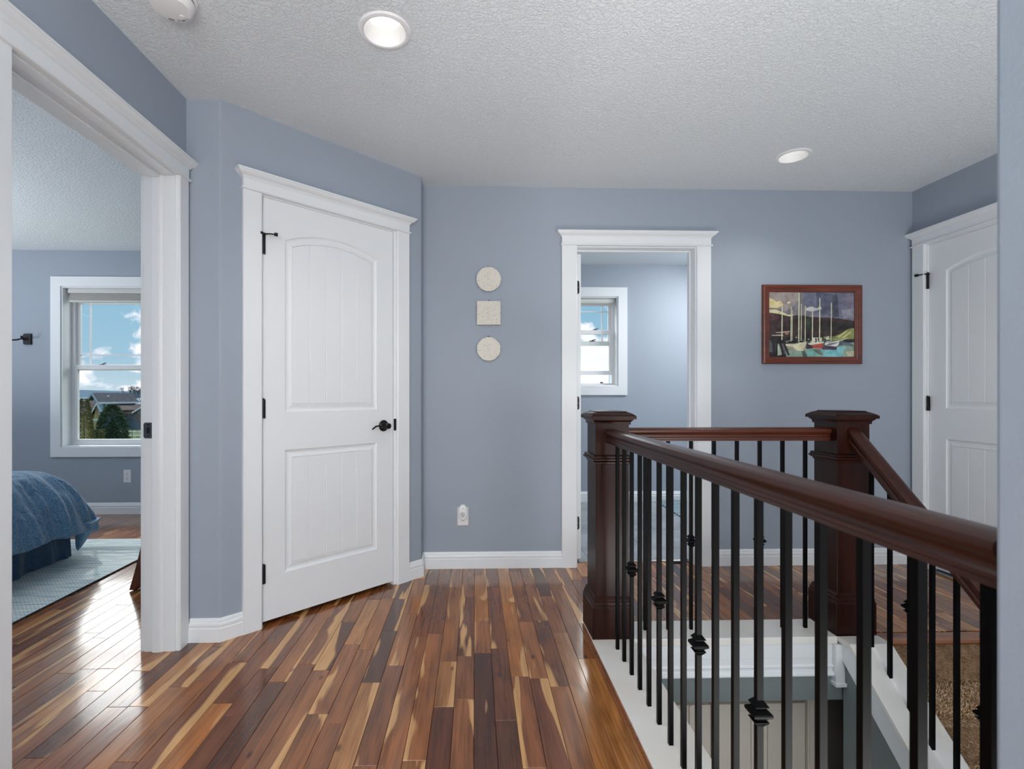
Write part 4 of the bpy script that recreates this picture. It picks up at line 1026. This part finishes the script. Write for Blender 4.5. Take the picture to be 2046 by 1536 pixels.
# hook (guitar hanger) on the bedroom window wall
hk = empty('wall_hanger', (-4.035, YB, 1.613), 0, label='black padded wall hanger with curved arms, left of the bedroom window', category='wall hook')
MB().xzprism([(-.034, -.040), (.020, -.050), (.034, -.050), (.034, .050), (.020, .050), (-.034, .050)][1:] and [(-.026, -.050), (.034, -.050), (.034, .050), (-.026, .050), (-.036, .040), (-.036, -.040)], -.018, 0).build('back_block', mat('black_wood', (30, 32, 36), .5), hk, bevel=.003)
MB().lathe((-.002, -.018, 0), [(0, 0), (.016, 0), (.014, .006), (.006, .010), (.006, .05), (0, .05)], 14, 'y').build('stem', BLK, hk, smooth=True)
for s in (-1, 1):
    MB().tube([(-.002, -.062, 0), (-.002+s*.012, -.075, -.006), (s*.030, -.085, -.014), (s*.052, -.105, -.018), (s*.062, -.135, -.004), (s*.066, -.150, .012)], [.006, .007, .007, .008, .009, .008], 10).build('hanger_arm', BLK, hk, smooth=True)
# chair beyond the jamb: only one curved leg shows
ch = empty('side_chair', (-1.628, 3.085, 0), 0, label='dark brown wooden chair, mostly hidden by the bedroom door jamb', category='chair')
def sabre(sx, sy):
    rs = []
    for i in range(11):
        t = i/10; z = .006+.43*t; o = .080*(1-t)**1.5
        cx, cy = sx*(.175+o), sy*(.165+o*.2)
        hx, hy = .019+.004*t, .040-.006*t
        rs.append([(cx-hx, cy-hy, z), (cx+hx, cy-hy, z), (cx+hx, cy+hy, z), (cx-hx, cy+hy, z)])
    return MB().rings(rs)
for sx in (-1, 1):
    for sy in (-1, 1):
        l = sabre(sx, sy).build('leg', CHAIRW, ch, bevel=.002)
        MB().lathe((sx*.255, sy*.179, 0), [(0, 0), (.018, 0), (.018, .006), (0, .006)], 12).build('glide', mat('white_felt', (220, 220, 220), .8), l)
MB().sq(0, 0, [(.20, .43), (.205, .44), (.205, .455), (.19, .47), (0, .475)]).build('seat', mat('black_seat', (26, 24, 26), .6), ch)
MB().box(-.19, -.18, .37, .19, .18, .43).build('seat_frame', CHAIRW, ch)
for s in (-1, 1): MB().rings([[(x, s*.17-.012, z) for x, z in ()] or [(.17, s*.17-.014, .45), (.20, s*.17-.014, .45), (.24, s*.17-.014, .86), (.22, s*.17-.014, .86)], [(.17, s*.17+.014, .45), (.20, s*.17+.014, .45), (.24, s*.17+.014, .86), (.22, s*.17+.014, .86)]]).build('back_post', CHAIRW, ch)
MB().box(.205, -.156, .74, .225, .156, .84).build('back_rail', CHAIRW, ch)

# ------------------------------------------------------------------ bath rug
br = empty('bath_rug', (0, 0, 0), 0, label='blue and white striped bath rug on the grey tiles', category='rug')
BRM = [mat('rug_white', (205, 212, 214), .95, bump=(120, .004, 3)), mat('rug_blue', (104, 134, 150), .95, bump=(120, .004, 3))]
b = MB(); k = 0; y = 4.22
while y < 5.06:
    b.cm = k % 2; b.box(1.955+(5.08-y)*-.05, y, .0, 2.9, y+.03, .012+.003*(k % 2)); y += .03; k += 1
b.build('rug_body', BRM, br)

# ------------------------------------------------------------------ outside
GZ = -4.5
LAWN = mat('lawn', (124, 142, 84), .95, var=(.15, (150, 158, 104)))
MB().box(-400, 6.5, GZ-.5, 300, 900, GZ).build('ground', LAWN, **ST)
WATER = mat('lake_water', (190, 208, 220), .3)
def place(u, Yd): 
    r = (u-961.5)/995.4; return ((r*cos(YAW)+sin(YAW))/(cos(YAW)-r*sin(YAW)))*Yd
def hz(v, u, Yd):
    d = place(u, Yd)*sin(YAW)+Yd*cos(YAW); return HC-(v-785.8)/995.4*d
MB().box(-420, 260, GZ-.1, -40, 640, GZ+.06).build('lake', WATER, label='pale lake beyond the houses', category='lake', kind='stuff') 
b = MB(); hp = [(-760, 0), (-760, 9)]
for i in range(40): hp.append((-740+i*14, 9+5*noise.noise(Vector((i*.3, 0, 0)))+2*noise.noise(Vector((i*1.1, 4, 0)))))
hp.append((-180, 0))
b.rings([[(x, 640, GZ+z*1.0) for x, z in hp], [(x, 720, GZ+z*.9) for x, z in hp]])
b.build('far_shore', mat('hazy_hills', (158, 172, 186), 1), label='hazy blue wooded shore across the lake', category='hill')
ROAD = mat('pale_road', (208, 200, 184), .9)
for yy, w in ((74, 2.0), (67, 1.4)):
    MB().box(-120, yy, GZ, -10, yy+w, GZ+.04).build('road', ROAD, label='pale road crossing the lawn, %s one' % ('farther' if yy > 70 else 'nearer'), category='road')
ROOF = mat('dark_roof_shingle', (74, 74, 80), .9, var=(2, (92, 90, 92)))
ROOFT = mat('brown_roof_shingle', (112, 92, 82), .9, var=(2, (128, 106, 94)))
SID = mat('blue_siding', (104, 124, 146), .8); SIDL = mat('light_blue_siding', (158, 178, 194), .8); TAN = mat('tan_siding', (214, 190, 140), .8)
WG = mat('house_window_glass', (70, 78, 88), .15)
# the houses stand square to the line of sight through the bedroom window
def bearing(u): return math.atan2(u-961.5, 995.4)+YAW
class Site:
    """a building site: lateral x and depth y measured from the front centre, turned by tw"""
    def __init__(s, u, D, tw=0):
        a = bearing(u); s.a = a; s.D = D; s.c = (D*sin(a), D*cos(a)); s.rz = -a+tw; s.tw = tw
    def x(s, u, dy=0): return (s.D+dy)*math.tan(bearing(u)-s.a)
    def z(s, v, u, dy=0):
        wx, wy = (s.D+dy)*sin(bearing(u))/cos(bearing(u)-s.a), (s.D+dy)*cos(bearing(u))/cos(bearing(u)-s.a)
        return HC-(v-785.8)/995.4*(wx*sin(YAW)+wy*cos(YAW))-GZ
    def root(s, name, **k): return empty(name, (s.c[0], s.c[1], GZ), s.rz, **k)
B_ = Site(225, 100, radians(10)); q = B_
hx0, hx1 = q.x(194), q.x(277); hr, he = q.z(784.5, 230), q.z(801.5, 230)
blue = q.root('house', label='blue house with a dark shingled roof outside the bedroom window', category='house')
MB().box(hx0+.8, 0, 0, hx1-.3, 9, he).build('wall', SID, blue)
MB().rings([[(x, 0, 0), (x, 9, 0), (x, 9, he), (x, 4.5, hr-.1), (x, 0, he)] for x in (hx0+.65, hx0+.8)]).build('gable_wall', SIDL, blue)
MB().rings([[(x, -.6, he-.15), (x, 4.5, hr), (x, 9.6, he-.15), (x, 9.6, he-.35), (x, 4.5, hr-.3), (x, -.6, he-.35)] for x in (hx0, hx1)]).build('roof', ROOF, blue)
MB().box(hx0, -.66, he-.38, hx1, -.58, he-.1).build('gutter', VINYL, blue)
MB().rings([[(x, -.6, he-.12), (x, 4.5, hr+.04), (x, 9.6, he-.12), (x, 9.6, he-.42), (x, 4.5, hr-.36), (x, -.6, he-.42)] for x in (hx0-.08, hx0)]).build('barge_board', SIDL, blue)
for (ua, ub, va, vb) in ((210, 221, 803.5, 811), (226, 232, 803.5, 808)):
    f = MB().box(q.x(ua), -.08, q.z(vb, ua), q.x(ub), .02, q.z(va, ua)).build('window', VINYL, blue)
    n_ = 2 if ub-ua > 8 else 1; xx = q.x(ua); ww = (q.x(ub)-xx)/n_
    for k in range(n_): MB().box(xx+ww*k+.14, -.1, q.z(vb-1, ua), xx+ww*(k+1)-.14, -.07, q.z(va+1, ua)).build('pane', WG, f)
MB().lathe((q.x(222), 2.2, q.z(794, 222)-.2), [(0, 0), (.16, 0), (.16, .4), (.22, .45), (0, .5)], 10).build('roof_vent', VINYL, blue)
gx0, gx1, gm = q.x(244), q.x(299), q.x(270); ge, gr = q.z(817.5, 260), q.z(806.5, 260)
MB().rings([[(gx0+.9, y, 0), (gx1-.9, y, 0), (gx1-.9, y, ge-.2), (gm, y, gr-.2), (gx0+.9, y, ge-.2)] for y in (-6, 0)]).build('garage_wing', SID, blue)
MB().rings([[(gx0, y, ge-.3), (gm, y, gr), (gx1, y, ge-.3), (gx1, y, ge-.6), (gm, y, gr-.28), (gx0, y, ge-.6)] for y in (-6.5, 0)]).build('wing_roof', ROOFT, blue)
MB().rings([[(gx0, y, ge-.3), (gm, y, gr), (gx1, y, ge-.3), (gx1, y, ge-.52), (gm, y, gr-.22), (gx0, y, ge-.52)] for y in (-6.56, -6.5)]).build('barge_board', VINYL, blue)
MB().rings([[(x, -6, q.z(817.5, 235)), (x, -.0, q.z(808, 235)), (x, 0, q.z(818, 235))] for x in (q.x(226), gx0+1.5)]).build('porch_roof', ROOFT, blue)
MB().box(q.x(275), -6.06, 0, q.x(290), -6, q.z(823, 270)).build('garage_door', mat('garage_white', (206, 212, 222), .7), blue)
q = Site(185, 62)
tan = q.root('house', label='tan gabled house with a brown roof behind the dark evergreen', category='house')
tx0, tx1, tm = q.x(180), q.x(207), q.x(192.5); te, tr = q.z(826, 190), q.z(803.5, 190)
MB().rings([[(tx0+.3, y, 0), (tx1-.3, y, 0), (tx1-.3, y, te-.2), (tm, y, tr-.3), (tx0+.3, y, te-.2)] for y in (0, 8)]).build('wall', TAN, tan)
MB().rings([[(tx0-.1, y, te-.3), (tm, y, tr), (tx1+.1, y, te-.3), (tx1+.1, y, te-.55), (tm, y, tr-.3), (tx0-.1, y, te-.55)] for y in (-.5, 8)]).build('roof', ROOFT, tan)
MB().rings([[(tx0-.1, y, te-.3), (tm, y, tr), (tx1+.1, y, te-.3), (tx1+.1, y, te-.5), (tm, y, tr-.24), (tx0-.1, y, te-.5)] for y in (-.56, -.5)]).build('barge_board', VINYL, tan)
MB().box(tx0+.2, -.1, te-.7, tx1-.2, 0, te-.5).build('belt_trim', VINYL, tan)
MB().box(q.x(199), -.06, te-1.9, q.x(203), 0, te-.9).build('window', WG, tan)
MB().rings([[(x, .6, q.z(828, 170)), (x, 4.5, q.z(800.5, 170, 4)), (x, 8.5, q.z(828, 170))] for x in (q.x(128), q.x(189))]).build('main_roof', ROOFT, tan)
MB().box(q.x(130), 1.2, 0, tx0+.4, 7.8, q.z(828, 170)-.05).build('main_wall', TAN, tan)
# trees
def blades(b, c, rx, rz_, n, sz, seed, taper=.5):
    random.seed(seed)
    for k in range(n):
        t = random.random()**.8; z = rz_*t; rr_ = rx*sqrt(max(.02, 1-t**2.2*(.6+taper)))*sqrt(random.random()*.5+.5)*(1 if t > .06 else .7)
        a = random.random()*2*pi; p = Vector((c[0]+rr_*cos(a), c[1]+rr_*sin(a), c[2]+z))
        d = Vector((cos(a)+random.uniform(-.6, .6), sin(a)+random.uniform(-.6, .6), random.uniform(-.5, .5))).normalized()*sz*random.uniform(.6, 1.4); e = Vector((random.uniform(-1, 1), random.uniform(-1, 1), random.uniform(-1, 1))).normalized()*sz*.35
        b.add([tuple(p-e), tuple(p+e), tuple(p+d)], [(0, 1, 2)])
def leafmat(name, a, b_):
    m = bpy.data.materials.new(name); m.use_nodes = True; nn, l = m.node_tree.nodes, m.node_tree.links; p = nn['Principled BSDF']; p.inputs['Roughness'].default_value = .9
    g = nn.new('ShaderNodeNewGeometry'); r = nn.new('ShaderNodeValToRGB'); l.new(g.outputs['Random Per Island'], r.inputs[0]); r.color_ramp.elements[0].color = srgb(a); r.color_ramp.elements[1].color = srgb(b_); l.new(r.outputs[0], p.inputs['Base Color']); return m
EG = leafmat('evergreen_needles', (48, 66, 46), (104, 122, 84)); EG2 = leafmat('olive_needles', (92, 88, 48), (150, 140, 84)); RB = leafmat('red_twigs', (126, 84, 68), (170, 130, 108)); BK = mat('bark', (92, 78, 68), .9)
def bush(name, u, Yd, vtop, wpx, m, label, n, seed, taper=.55, cat='tree'):
    x = place(u, Yd); zt = hz(vtop, u, Yd); w = wpx/995.4*Yd/2*1.15; t = empty(name, (x, Yd, GZ), 0, label=label, category=cat)
    b = MB(); blades(b, (0, 0, .1), w, zt-GZ, n, w*.14, seed, taper)
    core = []
    b.build('foliage', m, t, kind='stuff')
    MB().tube([(0, 0, 0), (0, 0, (zt-GZ)*.85)], [w*.07, w*.03], 7).build('trunk', BK, t)
    if m is EG:
        b = MB(); b.lathe((0, 0, .1), [(0, 0), (w*.55, .05), (w*.66, (zt-GZ)*.3), (w*.5, (zt-GZ)*.65), (0, (zt-GZ)*.86)], 12); b.build('inner_foliage', mat('deep_green', (44, 58, 40), .9), t)
bush('evergreen_tree', 224, 27, 812, 64, EG, 'large dark evergreen in the middle of the bedroom window view', 6500, 1, .42)
bush('evergreen_tree', 168, 24, 800, 36, EG2, 'olive evergreen at the left edge of the bedroom window view', 9000, 2, .35)
bush('shrub', 203, 20, 862, 40, EG2, 'low golden shrub in front of the evergreens', 3000, 3, .6, 'shrub')
bush('shrub', 264, 40, 822, 22, RB, 'bare reddish shrub right of the large evergreen', 500, 4, .3, 'shrub')
def bare(u, Yd, vtop, label, seed, spread=.5, dep=5, base=None, m=BK):
    random.seed(seed); x = place(u, Yd); z0 = GZ if base is None else base; h = hz(vtop, u, Yd)-z0
    t = empty('bare_tree', (x, Yd, z0), 0, label=label, category='tree'); b = MB(); tr_ = MB()
    def grow(p, d, L, r, k):
        q = p+d*L; (tr_ if k >= dep-1 else b).tube([tuple(p), tuple((p+q)/2+Vector((random.uniform(-1, 1), random.uniform(-1, 1), 0))*L*.06), tuple(q)], [r, r*.85, r*.7], 4)
        if k == 0: return
        for i in range(3 if k > 1 else 4):
            e = (d+Vector((random.uniform(-1, 1), random.uniform(-1, 1), random.uniform(-.3, .5)))*spread*1.5).normalized(); grow(q, e, L*.68, r*.62, k-1)
    grow(Vector((0, 0, 0)), Vector((0, 0, 1)), h*.34, h*.018, dep)
    tr_.build('trunk', m, t); b.build('branches', m, t, kind='stuff')
bare(264, 100, 764, 'tall bare tree behind the blue house roof', 6)
bare(286, 108, 772, 'bare tree at the right edge of the bedroom window view', 8)
bare(284, 44, 812, 'thin reddish bare tree on the lawn', 12, .35, 4, m=RB)
bare(1206, 60, 752, 'bare tree top seen through the bath window', 9, .6, 5)
bare(1216, 84, 756, 'second bare tree top at the bath window corner', 10, .6, 5)
